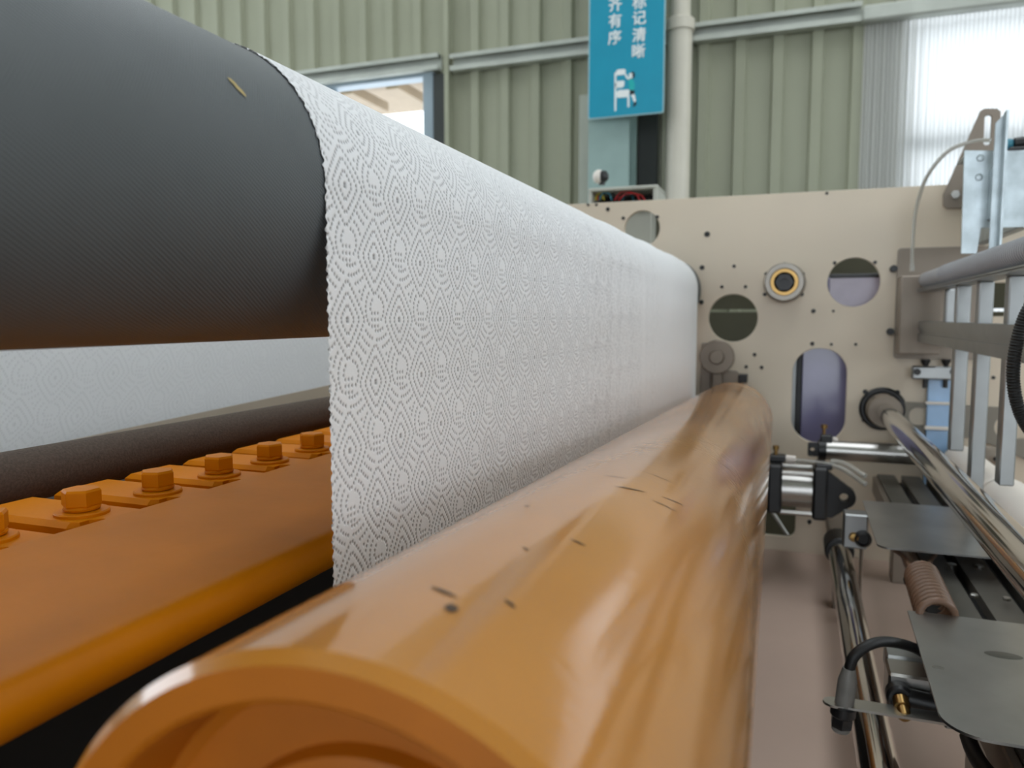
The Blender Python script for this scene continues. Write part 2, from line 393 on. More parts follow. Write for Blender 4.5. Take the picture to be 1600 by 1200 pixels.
# outdoor eave seen through window 1
ev = thing('outdoor_eave', 'pale beige eave with short brackets outside the bright window', 'eave', (-3.4, 6.2, 1.9))
B().bbox((-6, 5.9, 2.02), (-1.5, 6.0, 2.14), .01).build('fascia', 'eave', ev)
B().box((-6, 5.9, 2.14), (-1.5, 7.4, 2.17)).build('soffit', 'eave', ev, ang=0)
for k in range(9): B().bbox((-5.6+k*.45, 5.95, 1.93), (-5.48+k*.45, 6.6, 2.02), .006).build('bracket', 'eave', ev)
for k in (0, 1): B().box((-5.9+k*4.2, 6.9, FZ), (-5.75+k*4.2, 7.05, 2.14)).build('post', 'eave', ev, ang=0)
# window 2 behind the curtain
w2 = bpy.data.objects.new('window_2', None); COL.objects.link(w2); w2.location = (1.4, WY, -.1); struct(w2, 'window opening behind the translucent curtain')
WR = 4.3
for lo, hi in (((.48, -.12), (.53, 1.5)), ((WR, -.12), (WR+.05, 1.5)), ((.53, 1.45), (WR, 1.5)), ((.53, -.12), (WR, -.07)), ((.53, .85), (WR, .94)), ((.53, .56), (WR, .63)), ((2.3, .93), (2.36, 1.45)), ((2.3, -.07), (2.36, .60))):
    B().box((lo[0], WY, lo[1]), (hi[0], WY+.06, hi[1])).build('window_frame', 'frame_blue', w2, ang=0)
for lo, hi in (((.53, -.07), (WR, .60)), ((.53, .63), (WR, .86)), ((.53, .93), (WR, 1.45))):
    B().box((lo[0], WY+.02, lo[1]), (hi[0], WY+.025, hi[1])).build('pane', 'glass', w2, ang=0)
cur = thing('curtain_sheet', 'translucent ribbed plastic curtain glowing at the upper right wall', 'curtain', (1.3, WY-.16, -.6))
vs, fs = [], []; N = 480
for k in range(N+1):
    x = .287+4.1*k/N; y = WY-.05+.004*math.sin(k*2*math.pi/4.0)
    vs += [(x, y, -.6), (x, y, 1.56)]
for k in range(N): fs.append((2*k, 2*k+2, 2*k+3, 2*k+1))
B().add(vs, fs).build('curtain_film', 'curtain', cur)
B().bbox((.27, WY-.12, 1.52), (4.42, WY-.035, 1.6), .01).build('header_rail', 'girt', cur)
# steel column, door panel strip, pipe
struct(B().box((-1.12, WY-.34, FZ), (-.89, WY-.33, 4.2)).box((-1.12, WY-.14, FZ), (-.89, WY-.13, 4.2)).box((-1.01, WY-.33, FZ), (-1.0, WY-.14, 4.2)).build('column', 'column', ang=0), 'blue green steel H column behind the sign')
struct(B().box((-.89, WY-.1, FZ), (-.78, WY-.04, 1.5)).build('trim_5', 'darkgap', ang=0), 'dark strip for the shaded gap beside the steel column')  # shaded gap painted in as a dark strip
struct(B().bbox((-1.24, WY-.1, FZ), (-1.06, WY-.05, 1.3), .004).build('trim_6', 'plaster', ang=20), 'pale flat strip left of the steel column')
pp = thing('drain_pipe', 'white plastic drain pipe with a wide collar beside the teal sign', 'pipe', (-.66, WY-.16, FZ))
pxp = P(1060, 200, WY-.2); X0 = pxp.x
B().cyl((X0, WY-.2, FZ), (X0, WY-.2, P(1062, 48, WY-.2).z), .066, 40).build('lower_pipe', 'pvc', pp)
zc_ = P(1064, 40, WY-.2).z
B().lathe((X0, WY-.2, zc_-.035), (0, 0, 1), [(.07, 0), (.077, .004), (.077, .062), (.07, .068)], 40).build('collar', 'pvc', pp)
B().cyl((X0, WY-.2, zc_+.03), (X0, WY-.2, 4.2), .054, 40).build('upper_pipe', 'pvc', pp)

# ---------------------------------------------------------------- sign
SY = WY-.42
sg = thing('hanging_sign', 'teal hanging sign with white characters and a small shelf pictogram', 'sign', (-.9, SY, .9))
sl, sr = P(919, 150, SY).x, P(1037.5, 150, SY).x; sb = P(918, 187, SY).z; st = sb+1.45
B().prism(rrect(sl, sb, sr, st, .012), (0, SY, 0), (1, 0, 0), (0, 0, 1), (0, 1, 0), .008).build('sign_edge', 'sign_edge', sg)
B().prism(rrect(sl+.006, sb+.006, sr-.006, st-.006, .01), (0, SY-.0015, 0), (1, 0, 0), (0, 0, 1), (0, 1, 0), .002).build('sign_face', 'sign', sg)
for xx in (sl+.06, sr-.06): B().cyl((xx, SY+.004, st-.01), (xx, SY+.004, 4.2), .003, 8).build('hanging_wire', 'steel', sg)
def glyph(ch, px, py, size, name='character'):
    cu = bpy.data.curves.new(name, 'FONT'); cu.body = ch; cu.size = size; cu.align_x = 'CENTER'; cu.align_y = 'CENTER'; cu.bevel_depth = size*.02; cu.bevel_resolution = 0; cu.extrude = .0002
    o = bpy.data.objects.new('tmp', cu); COL.objects.link(o); dg = bpy.context.evaluated_depsgraph_get()
    me = bpy.data.meshes.new_from_object(o.evaluated_get(dg)); bpy.data.objects.remove(o)
    co = np.empty(len(me.vertices)*3); me.vertices.foreach_get('co', co); co = co.reshape(-1, 3)
    cx, cy = (co[:, 0].min()+co[:, 0].max())/2, (co[:, 1].min()+co[:, 1].max())/2
    q = P(px, py, SY)
    me.transform(Matrix(((1, 0, 0, q.x-cx), (0, 0, -1, SY-.003), (0, 1, 0, q.z-cy), (0, 0, 0, 1))))
    me.transform(Matrix.Translation(-sg.location))
    return finish(name, me, 'print_white', sg, 0)
gs = .076
for ch, x, y in (('标', 999, 3), ('记', 999, 28.5), ('清', 998.5, 54.5), ('晰', 998, 80), ('齐', 961.5, 7), ('有', 961, 32.5), ('序', 960.5, 58.5)):
    glyph(ch, x, y, gs)
def flat(name, polypx, m, y=.0021, parent=sg):
    pts = [P(a, b_, SY) for a, b_ in polypx]
    return B().prism([(p.x, p.z) for p in pts], (0, SY-y, 0), (1, 0, 0), (0, 0, 1), (0, 1, 0), .0005).build(name, m, parent, ang=0)
# pictogram: shelf rack with parcels and a worker reaching up
flat('picture_shelf', [(960.2, 114), (963.2, 113), (963.2, 173), (960.2, 174)], 'print_white')
flat('picture_shelf', [(980.5, 150), (983.5, 150), (983.5, 167), (980.5, 168)], 'print_white')
for (a, b_, c_, d_) in ((963, 108, 978, 118), (962, 126, 976, 138), (964, 140, 984, 153)):
    flat('picture_parcel', [(a+2, b_+1), (c_-2, b_), (c_, b_+2), (c_-1, d_-3), (c_-4, d_-1), (a, d_), (a-1, b_+5)], 'print_white')
flat('picture_person', [(974, 113), (978, 115), (982, 121), (985, 122), (983, 125), (979, 123)], 'print_white', .0026)
flat('picture_person', [(983, 115), (988, 114), (988, 123), (983, 122)], 'print_white', .0026)
flat('picture_person', [(986, 112.5), (990, 112), (992.5, 116), (991.5, 121), (988, 123), (989, 117)], 'print_black', .003)
flat('picture_person', [(982, 124), (989, 124), (991.5, 131), (991, 141), (984, 141), (983, 132)], 'print_teal', .0026)
flat('picture_person', [(984, 141), (991.5, 141), (992, 146), (987, 148.5), (984, 147)], 'print_black', .0026)
flat('picture_person', [(986, 148.5), (991.5, 147), (994, 158), (991, 160)], 'print_white', .0026)
flat('picture_person', [(991, 160), (994.5, 158.5), (994.5, 164), (991, 167), (988.5, 166)], 'print_black', .0026)

# ================================================================== SIDE PLATE OF THE MACHINE
PY = 2.4
def q2(x, y): p = P(x, y, PY); return (p.x, p.z)
def rpx(r): return r/1200*(PY*1.02)
plt = thing('machine_side_plate', 'cream machine side plate with round holes and a tall rounded slot', 'machine frame', (0, PY, FZ))
ztop = P(1200, 303, PY).z
outer = [(-2.7, FZ), (1.4, FZ), (1.4, ztop), (-2.7, ztop)]
holes = [circ(*q2(1003, 357), rpx(27)), circ(*q2(1145, 497), rpx(35)), circ(*q2(1334, 441), rpx(34))]
a, b_ = q2(1235, 690), q2(1325, 545); holes.append(rrect(a[0], a[1], b_[0], b_[1], (b_[0]-a[0])*.48, 10))
a, b_ = q2(1150, 832), q2(1244, 776); holes.append(rrect(a[0], a[1], b_[0], b_[1], .022))
a = q2(1572, 468); holes.append(rrect(a[0]-.032, a[1]-.045, a[0]+.032, a[1]+.045, .004))
body = holed_plate('plate_body', outer, holes, PY, .02, 'cream', plt)
def screw_at(x, y, r=3.2, d=.004, m='black', parent=plt, Y=PY, name='screw'):
    p = P(x, y, Y); r = r/1200*Y*1.03
    return B().lathe((p.x, Y+.001, p.z), (0, -1, 0), [(r, 0), (r, d), (r*.8, d+.001), (r*.5, d+.001), (r*.45, d-.001)], 12).build(name, m, parent)
for x, y, r in ((1105, 366, 4), (1292, 302, 2), (1097, 418, 3.4), (1096, 472, 3.4), (1147, 416, 2.4), (1128, 448, 2.4), (1165, 448, 2.4), (1197, 428, 2.2), (1255, 428, 2.2), (1226, 412, 2.2),
                (1195, 460, 2.6), (1253, 460, 2.6), (1304, 411, 2.4), (1367, 410, 2.4), (1271, 486, 3), (1302, 486, 1.8), (1269, 537, 2.8), (1299, 538, 2), (1337, 538, 2), (1179, 554, 2.6), (1166, 573, 2.4),
                (1190, 574, 2.6), (919, 320, 2), (932, 320, 2), (950, 327, 3), (974, 341, 2.6), (1027, 339, 2.6), (1352, 612, 3.2), (1402, 613, 3.2), (1350, 656, 3.2), (1333, 782, 2.8), (1265, 815, 3), (1535, 590, 2.4), (1552, 590, 2.4)):
    screw_at(x, y, r)
# end of the dark roller's bearing, seen past the paper
# hub with brass ring
hb = thing('bearing_hub', 'silver bearing hub with a brass ring and black bore on the cream plate', 'bearing', P(1226, 442, PY))
c0 = P(1226, 442, PY); r = rpx(27)
B().lathe((c0.x, PY, c0.z), (0, -1, 0), [(r*1.05, 0), (r*1.05, .01), (r, .014), (r, .06), (r*.93, .066), (r*.72, .066), (r*.72, .03)], 48).build('hub_body', 'hubsteel', hb)
B().lathe((c0.x, PY-.04, c0.z), (0, -1, 0), [(r*.68, 0), (r*.68, .02), (r*.52, .02), (r*.48, .0)], 36).build('brass_ring', 'brass', hb)
B().lathe((c0.x, PY-.04, c0.z), (0, -1, 0), [(r*.47, 0), (r*.47, .012), (r*.2, .012), (r*.2, .004)], 6).build('bore', 'black', hb)
# small idler disc and its arm
ar = thing('idler_arm', 'grey steel arm with a round disc beside the white paper edge', 'bracket', P(1110, 600, PY))
c0 = P(1120, 558, PY-.06); r = 25/1200*2.4
B().lathe((c0.x, PY-.04, c0.z), (0, -1, 0), [(r*.96, 0), (r, .003), (r, .02), (r*.94, .024), (r*.45, .024), (r*.42, .03), (r*.36, .036)], 40).build('disc', 'greysteel', ar)
a, b_ = P(1094, 620, PY-.02), P(1112, 536, PY-.02)
B().bbox((a.x, PY-.02, a.z-.05), (b_.x, PY-.0005, b_.z), .002).build('arm_plate', 'greysteel', ar)
a, b_ = P(1112, 640, PY-.03), P(1129, 580, PY-.03)
B().bbox((a.x, PY-.038, a.z), (b_.x, PY-.02, b_.z), .003).build('strut', 'greysteel', ar)
a, b_ = P(1129, 640, PY-.03), P(1158, 580, PY-.03)
B().prism([(a.x, a.z), (b_.x, a.z), (b_.x, b_.z-.012), (b_.x-.015, b_.z), (a.x, b_.z)], (0, PY-.03, 0), (1, 0, 0), (0, 0, 1), (0, 1, 0), .02).build('strut_plate', 'greysteel', ar)
a = P(1161, 591, PY-.03); B().bbox((a.x-.012, PY-.05, a.z-.012), (a.x+.012, PY-.005, a.z+.012), .002).build('stop_block', 'black', ar)
B().cyl((c0.x, PY-.04, c0.z), (c0.x, PY-.0005, c0.z), r*.5, 24).build('spindle', 'greysteel', ar)
# film covered panel behind the plate
fp = thing('film_panel', 'lilac film covered panel seen through the tall rounded slot', 'panel', (.2, PY+.2, -.6))
a = P(1258, 434, PY+.2); b_ = P(1345, 720, PY+.2)
B().bbox((a.x, PY+.2, b_.z-.1), (b_.x+.06, PY+.215, a.z), .003).build('film_sheet', 'film', fp)
B().bbox((a.x-.016, PY+.195, b_.z-.1), (a.x, PY+.22, a.z), .002).build('dark_edge', 'black', fp)
B().bbox((a.x-.07, PY+.2, b_.z-.1), (a.x-.016, PY+.22, P(1258, 520, PY+.2).z), .002).build('light_edge', 'alu', fp)
a = P(1296, 433, PY+.12); b_ = P(1380, 480, PY+.12)
B().bbox((a.x, PY+.1, b_.z), (b_.x, PY+.12, a.z), .002).build('pale_sheet', 'pink_film', fp)
B().bbox((a.x, PY+.095, a.z-.004), (b_.x, PY+.12, a.z+.008), .002).build('dark_top_edge', 'black', fp)
og = thing('olive_shade_panel', 'added dark olive panels for the shaded wall behind the round plate holes', 'panel', (-.3, 2.98, FZ))  # added panels, their dark olive stands for the wall in shade
B().bbox((-1.9, 2.98, .028), (1.2, 2.995, .40), .002).build('upper_shade_panel', 'olive', og)
B().bbox((-1.9, 2.98, FZ), (1.2, 2.995, .018), .002).build('lower_shade_panel', 'olive', og)
for xx in (-1.5, .9): B().bbox((xx, 2.996, FZ), (xx+.05, 3.04, .38), .002).build('shade_panel_post', 'olive', og)
# bar crossing the low opening
tag(B().tube([P(1200, 790, PY+.06), P(1230, 836, PY+.06)], .006, 12).build('brace_bar', 'steel'), 'thin slanting steel bar in the lowest plate opening', 'bar')

# control box on top of the plate
cb = thing('control_box', 'open grey control box full of coloured wires on top of the plate', 'box', P(975, 306, 2.75))
CBY = 2.75
a, b_ = P(919, 313, CBY), P(1028, 288, CBY); z0 = a.z-.02; t = .012
B().bbox((a.x, CBY, b_.z-t), (b_.x, CBY+.16, b_.z), .003).build('box_top', 'box_grey', cb)
B().bbox((a.x, CBY, z0), (a.x+t, CBY+.16, b_.z-t), .003).build('box_side', 'box_grey', cb)
B().bbox((b_.x-t*1.4, CBY, z0), (b_.x, CBY+.16, b_.z-t), .003).build('box_side', 'box_grey', cb)
B().box((a.x+t, CBY+.15, z0), (b_.x-t*1.4, CBY+.16, b_.z-t)).build('box_back', 'void', cb, ang=0)
B().bbox((a.x, CBY, z0-.02), (b_.x, CBY+.16, z0), .003).build('box_floor', 'box_grey', cb)
B().bbox((a.x+.03, CBY+.05, ztop-.35), (b_.x-.03, CBY+.15, z0-.02), .003).build('box_stand', 'box_grey', cb)
B().bbox((a.x+.03, PY+.02, ztop-.35), (b_.x-.03, CBY+.06, ztop-.3), .003).build('box_bracket', 'box_grey', cb)
for x0, x1, m, hgt in ((930, 944, 'yellow', 5), (936, 956, 'teal_wire', 6), (927, 935, 'red', 6), (960, 1000, 'red', 8), (966, 1008, 'red', 5), (940, 962, 'black', 7), (972, 990, 'teal_wire', 4), (933, 940, 'yellow', 8)):
    yy = CBY+.03+random.random()*.06
    B().tube(bez([P(x0, 313, yy), P(x0*.7+x1*.3, 308-hgt, yy), P(x0*.2+x1*.8, 307-hgt*.6, yy), P(x1, 313, yy)], 8), .0028, 8).build('wire', m, cb)
sp = thing('spot_sensor', 'small round black and white sensor ball on the control box', 'sensor', P(940, 287, CBY+.05))
p = P(939, 276, CBY+.05)
B().lathe((p.x-.03, CBY+.05, p.z), (1, 0, 0), [(.004, 0), (.016, .004), (.024, .014), (.026, .024), (.024, .032)], 24).build('lens', 'white_roll', sp)
B().lathe((p.x+.002, CBY+.05, p.z), (1, -.1, -.15), [(.022, 0), (.022, .014), (.012, .024), (.004, .026)], 24).build('housing', 'black', sp)
B().cyl((p.x+.004, CBY+.05, p.z-.03), (p.x+.004, CBY+.05, p.z-.015), .012, 16).build('stem', 'black', sp)

# ================================================================== DARK ROLLER AND PAPER WEB
DX, DZ, DR = -.3539, .0762, .0922
dr = thing('embossing_roller', 'large dark grey rubber roller with fine diagonal texture', 'roller', (DX, .5, DZ))
B().lathe((DX, -.35, DZ), (0, 1, 0), [(DR-.004, 0), (DR, .004), (DR, 2.64), (DR-.003, 2.643)], 160).build('sleeve', 'knurl', dr)
B().lathe((DX, 2.29, DZ), (0, 1, 0), [(DR*.93, 0), (DR*.93, .05), (.05, .05), (.05, .11)], 64).build('end_collar', 'black', dr)
B().lathe((DX, -.45, DZ), (0, 1, 0), [(.04, 0), (.04, .1)], 32).build('journal', 'steel', dr)
# tape scrap stuck on the sleeve
dry = FW*FPX+RT*(370-800)+UP*(600-137)
qa = dry.x**2+dry.z**2; qb = -2*(DX*dry.x+DZ*dry.z); qc = DX**2+DZ**2-DR**2
hp = dry*((-qb-math.sqrt(qb*qb-4*qa*qc))/(2*qa)); th0 = math.atan2(hp.z-DZ, hp.x-DX); vs, fs = [], []
for k in range(6):
    th = th0+(.045-.018*k); ww = (.0012, .0022, .0016, .0024, .0018, .0006)[k]
    for s_ in (-1, 1): vs.append((DX+(DR+.0006)*math.cos(th), hp.y-.004+.0016*k+s_*ww, DZ+(DR+.0006)*math.sin(th)))
for k in range(5): fs.append((2*k, 2*k+1, 2*k+3, 2*k+2))
B().add(vs, fs).build('tape_scrap', 'tape', dr)

# emboss pattern: dots on concentric diamonds with fans of arcs between, as one repeat of a heightmap
PA, PB = .066, .082
def make_pattern():
    dots = []; ring = .0062; sp_ = .0031
    def dA(u, v):
        best = 9
        for cu in (-PA, -PA/2, 0, PA/2, PA):
            for cv in (-PB, -PB/2, 0, PB/2, PB):
                if (round(cu/(PA/2))+round(cv/(PB/2))) % 2: continue
                best = min(best, (abs(u-cu)/PA)**1.12+(abs(v-cv)/PB)**1.12)
        return best**(1/1.12)
    K = 1.12
    for cu, cv in ((0, 0), (PA/2, PB/2)):            # concentric diamonds
        for k in range(4):
            s = (.2+k)*ring/PA; pts = []
            for j in range(400):
                q = 2*math.pi*j/400; c_, s_ = math.cos(q), math.sin(q)
                rr = s/(abs(c_)**K+abs(s_)**K)**(1/K); pts.append((rr*c_*PA, rr*s_*PB))
            L = sum(math.dist(pts[i-1], pts[i]) for i in range(400)); n = max(4, round(L/sp_/4)*4); acc, nxt = 0, L/n/2
            for i in range(400):
                acc += math.dist(pts[i-1], pts[i])
                if acc >= nxt: dots.append((cu+pts[i][0], cv+pts[i][1])); nxt += L/n
    lim = (3.2+.6)*ring/PA
    for cu, cv in ((PA/2, 0), (0, PB/2)):            # fans of arcs with a small block of dashes between the diamonds
        for i in (-1, 0, 1):
            for j in (-1, 0, 1): dots.append((cu+i*.0038, cv+j*.0042))
        for k in range(1, 12):
            rr = (k+.45)*ring*.95; n = max(3, round(2*math.pi*rr/sp_))
            for j in range(n):
                q = 2*math.pi*(j+.5*(k % 2))/n; u, v = rr*math.cos(q)+.003, rr*math.sin(q)-.007
                if abs(u) < .0062 and abs(v) < .0068: continue
                if dA((cu+u+PA/2) % PA-PA/2, (cv+v+PB/2) % PB-PB/2) > lim and abs(u)/PA+abs(v)/PB < .5: dots.append((cu+u, cv+v))
    nu, nv = 264, 328; U = (np.arange(nu)+.5)*PA/nu; V = (np.arange(nv)+.5)*PB/nv
    H = np.zeros((nv, nu))
    for u, v in dots:
        du = (U-u+PA/2) % PA-PA/2; dv = (V-v+PB/2) % PB-PB/2
        r2 = (du[None, :]/.00075)**2+(dv[:, None]/.0011)**2
        H = np.maximum(H, np.exp(-np.minimum(r2, 30)**1.4))
    return H
PAT = make_pattern()
def sample(u, v, sc=1.0):
    nv, nu = PAT.shape
    x = (u/sc/PA % 1)*nu-.5; y = (v/sc/PB % 1)*nv-.5
    x0 = np.floor(x).astype(int); y0 = np.floor(y).astype(int); fx = x-x0; fy = y-y0
    g = lambda a, b: PAT[b % nv, a % nu]
    return (g(x0, y0)*(1-fx)+g(x0+1, y0)*fx)*(1-fy)+(g(x0, y0+1)*(1-fx)+g(x0+1, y0+1)*fx)*fy
def grid_object(name, blocks, mat_, parent=None):
    V, F, A = [], [], []; off = 0
    for co, att in blocks:
        ny, nx = co.shape[:2]; V.append(co.reshape(-1, 3)); A.append(att.ravel())
        i = np.arange(ny*nx).reshape(ny, nx)+off; off += ny*nx
        F.append(np.stack([i[:-1, :-1], i[1:, :-1], i[1:, 1:], i[:-1, 1:]], -1).reshape(-1, 4))
    V = np.concatenate(V); F = np.concatenate(F); A = np.concatenate(A)
    me = bpy.data.meshes.new(name); me.vertices.add(len(V)); me.vertices.foreach_set('co', V.astype(np.float32).ravel())
    me.loops.add(F.size); me.loops.foreach_set('vertex_index', F.astype(np.int32).ravel())
    me.polygons.add(len(F)); me.polygons.foreach_set('loop_start', (np.arange(len(F))*4).astype(np.int32))
    me.update(calc_edges=True)
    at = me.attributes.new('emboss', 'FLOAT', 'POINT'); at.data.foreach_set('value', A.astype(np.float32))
    return finish(name, me, mat_, parent, 0) if False else _fin(name, me, mat_, parent)
def _fin(name, me, mat_, parent):
    me.shade_smooth(); me.materials.append(M[mat_]); o = bpy.data.objects.new(name, me); COL.objects.link(o); o.parent = parent; return o
PX = DX+DR+.0012                                     # the hanging plane of the web
YE0, YE1 = .391, 2.2
ARC0 = R_(128)                                       # where the web starts on the roller, beyond its top
def web_points(y, s):
    "s: length along the web from its start"
    Rw = DR+.0012; La = ARC0*Rw
    th = np.maximum(ARC0-s/Rw, 0); hang = np.maximum(s-La, 0)
    x = DX+Rw*np.cos(th); z = DZ+Rw*np.sin(th)-hang
    nx, nz = np.cos(th), np.sin(th)
    # slack waves towards the far end
    wv = np.clip((y-.9)/.6, 0, 1)*np.clip(hang/.05, 0, 1)*.5+np.clip((y-.9)/.6, 0, 1)*.5
    amp = wv*(.0022*np.sin(y*19+1.0)+.0016*np.sin(y*34+z*4))
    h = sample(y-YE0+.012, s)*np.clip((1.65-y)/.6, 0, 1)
    edge = .0006*np.sin(s*2*np.pi/.006)*np.exp(-(y-YE0)/.004)
    d = -.0013*h+np.maximum(amp, -.0006)
    return np.stack([x+nx*d, y+edge-.0005*np.sin(s*2*np.pi/.0093)*np.exp(-(y-YE0)/.003), z+nz*d], -1), h
LW = ARC0*(DR+.0012)+.40
blocks = []
for y0, y1, dy0, dy1, ds in ((YE0, .62, .0006, .0008, .00062), (.62, 1.0, .0009, .0013, .00095), (1.0, 1.5, .0016, .0024, .0018), (1.5, YE1, .004, .006, .004)):
    n = int(2*(y1-y0)/(dy0+dy1)); t = np.linspace(0, 1, n); ys = y0+(y1-y0)*(t*(1-t)*(2*dy0/(dy0+dy1))+t*t)if False else np.linspace(y0, y1, n)
    ss = np.linspace(0, LW, int(LW/ds)); S, Yg = np.meshgrid(ss, ys, indexing='ij')
    blocks.append(web_points(Yg, S))
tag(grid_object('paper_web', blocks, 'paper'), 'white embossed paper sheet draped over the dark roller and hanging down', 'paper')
# second web behind, lower left
def web2(y, s):
    x = -.90-.10*s/.3; z = .16-s
    lowr = np.maximum(s-.30, 0); x = x-lowr**2*6
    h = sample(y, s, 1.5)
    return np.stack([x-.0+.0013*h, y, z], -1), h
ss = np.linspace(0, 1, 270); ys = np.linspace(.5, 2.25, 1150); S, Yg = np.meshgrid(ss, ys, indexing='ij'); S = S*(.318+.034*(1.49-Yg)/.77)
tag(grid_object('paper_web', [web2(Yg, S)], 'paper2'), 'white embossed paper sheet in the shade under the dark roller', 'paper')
# rollers that carry the second web (top hidden behind the dark roller)
cr = thing('guide_roller', 'grey guide roller carrying the shaded paper sheet at the back left', 'roller', (-.95, 1.4, .20))
B().cyl((-.9425, .45, .165), (-.9425, 2.38, .165), .04, 48, .002).build('roller_tube', 'grey_tube', cr)
gp = thing('guard_panel', 'cream guard panel behind the shaded paper sheet', 'panel', (-1.3, 1.3, FZ))
B().bbox((-1.32, .2, FZ), (-1.3, 2.39, -.12), .004).build('guard_sheet', 'cream', gp)
B().bbox((-1.3, .2, -.62), (-1.28, 2.39, -.55), .004).build('guard_rail', 'cream', gp)

# brown coarse roller
BX, BZ, BR = -.6446, -.1417, .0242
br = thing('wrapped_roller', 'dark brown coarse wrapped roller behind the orange bar', 'roller', (BX, 1.2, BZ))
B().cyl((BX, -.1, BZ), (BX, 2.33, BZ), BR, 64, .002).build('wrap', 'brush', br)
B().cyl((BX, 2.33, BZ), (BX, 2.41, BZ), .012, 24).build('journal', 'steel', br)

# ================================================================== ORANGE BAR WITH CLAMPS
ob = thing('orange_clamp_bar', 'orange painted bar with a rounded nose and a row of bolted clamps', 'machine bar', (-.45, .9, -.3))
nose = [(-.468, -.1505), (-.4685, -.1478), (-.466, -.1462)]
nose += [(-.44, -.1472), (-.39, -.1505), (-.34, -.1535)]
for k in range(12):
    a = R_(92-k*150/11); nose.append((-.318+.014*math.cos(a), -.169+.014*math.sin(a)))
prof2 = nose+[(-.345, -.184), (-.60, -.20), (-.62, -.20), (-.62, -.186), (-.468, -.186)]
B().prism(prof2, (0, -.12, 0), (1, 0, 0), (0, 0, 1), (0, 1, 0), 2.5).build('beam', 'orange', ob, ang=28)
B().bbox((-.61, -.2, -.638), (-.48, 2.37, -.1985), .003).build('beam_foot_gap_block', 'void', ob)  # support block run down in black to keep the gap dark
B().bbox((-.74, -.2, -.30), (-.612, 2.37, -.19), .003).build('rear_gap_backdrop', 'void', ob)  # added black box, puts shade into the gaps behind the clamps
BP = .0752
def clamp(yb):
    y0, y1 = yb-BP*.5+.011, yb+BP*.5-.008
    ch = .004; zt, zb = -.1508, -.1857
    # outline in XY with a notch on the near front corner
    out = [(-.602, y0), (-.602, y1), (-.469, y1), (-.469, y0+.02), (-.483, y0+.02), (-.4905, y0+.014), (-.4905, y0+.006), (-.4975, y0)]
    n = len(out); cx = sum(p[0] for p in out)/n; cy = sum(p[1] for p in out)/n
    ins = [(x+(ch if x < -.55 else -ch*.3 if x > -.47 else 0), y+(ch if abs(y-y0) < .001 else -ch if abs(y-y1) < .001 else 0)) for x, y in out]
    vs = [(x, y, zb) for x, y in out]+[(x, y, zt-ch) for x, y in out]+[(x, y, zt) for x, y in ins]
    fs = [tuple(range(n))[::-1], tuple(range(2*n, 3*n))]
    for k in range(n):
        k2 = (k+1) % n; fs += [(k, k2, n+k2, n+k), (n+k, n+k2, 2*n+k2, 2*n+k)]
    blk = B().add(vs, fs).build('clamp_block', 'orange', ob, ang=25)
    bx = -.512
    B().lathe((bx, yb, zt), (0, 0, 1), [(.0195, 0), (.0195, .002), (.0185, .003), (.012, .003)], 40).build('washer', 'orange', blk)
    # split spring washer
    ring = []
    for k in range(33):
        q = R_(200+348*k/32); ring.append((bx+.0112*math.cos(q), yb+.0112*math.sin(q), zt+.0046+.0012*k/32))
    B().tube(ring, .0021, 8).build('spring_washer', 'orange', blk)
    hx = B(); rot = random.uniform(0, 1.05); vs = []
    for rr, z in ((.0135, .0065), (.0143, .0078), (.0143, .0178), (.0128, .0196), (.0, .0199)):
        for k in range(6): q = rot+k*math.pi/3; vs.append((bx+rr*math.cos(q), yb+rr*math.sin(q), zt+z))
    fs = [tuple(range(6))[::-1]]
    for j in range(4):
        for k in range(6): fs.append((j*6+k, j*6+(k+1) % 6, j*6+6+(k+1) % 6, j*6+6+k))
    hx.add(vs, fs).build('hex_bolt', 'orange', blk, ang=24)
for k in range(-1, 12): clamp(.355+BP*k)
# black backdrop added below the nip to keep the gap dark
tag(B().bbox((-.75, -.2, -.66), (-.1, 2.38, -.64), .004).build('gap_backdrop', 'void'), 'black tray added to darken the gap below the orange roller', 'backdrop')
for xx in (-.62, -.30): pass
tag(B().bbox((-.60, 0, FZ), (-.52, 2.38, -.66), .004).build('backdrop_support', 'void'), 'black support beam under the tray', 'beam')

# ================================================================== ORANGE ROLLER (slightly skewed axis)
wv_ = Vector((-.02156, 1, -.04474)).normalized(); ex = wv_.cross(Vector((0, 0, 1))).normalized(); ez = ex.cross(wv_)
OR = .1; half = R_(29.0); cdir = R_(-120.8); dd = OR/math.sin(half)
C0 = ex*(dd*math.cos(cdir))+ez*(dd*math.sin(cdir))
S0, S1 = .163, 2.1
orl = thing('orange_roller', 'big glossy orange roller with an open recessed end in front', 'roller', C0+wv_*S0)
Mx = Matrix((ex, wv_, ez)).transposed(); orl.rotation_euler = Mx.to_euler()
L = S1-S0
B().lathe((0, 0, 0), (0, 1, 0), [(OR-.0035, 0), (OR, .0035), (OR, L*.93), (OR-.0012, L*.933), (OR-.0012, L*.937), (OR, L*.94), (OR, L-.012), (OR-.006, L-.003), (OR-.012, L), (.03, L)], 160, cap=False).build('roller_shell', 'amber', orl, local=True)
B().lathe((0, 0, 0), (0, 1, 0), [(OR-.0035, 0), (OR-.012, -.0005), (OR-.0135, .001), (OR-.016, .028), (OR-.02, .031), (.062, .031), (.060, .026), (.052, .024), (.030, .024)], 128, cap=False).build('end_flange', 'orange_flat', orl, local=True)
B().lathe((0, .03, 0), (0, -1, 0), [(.03, -.01), (.03, .03), (.027, .033)], 48).build('near_journal', 'steel', orl, local=True)
B().cyl((0, L-.01, 0), (0, L+.17, 0), .028, 32).build('far_journal', 'steel', orl, local=True)
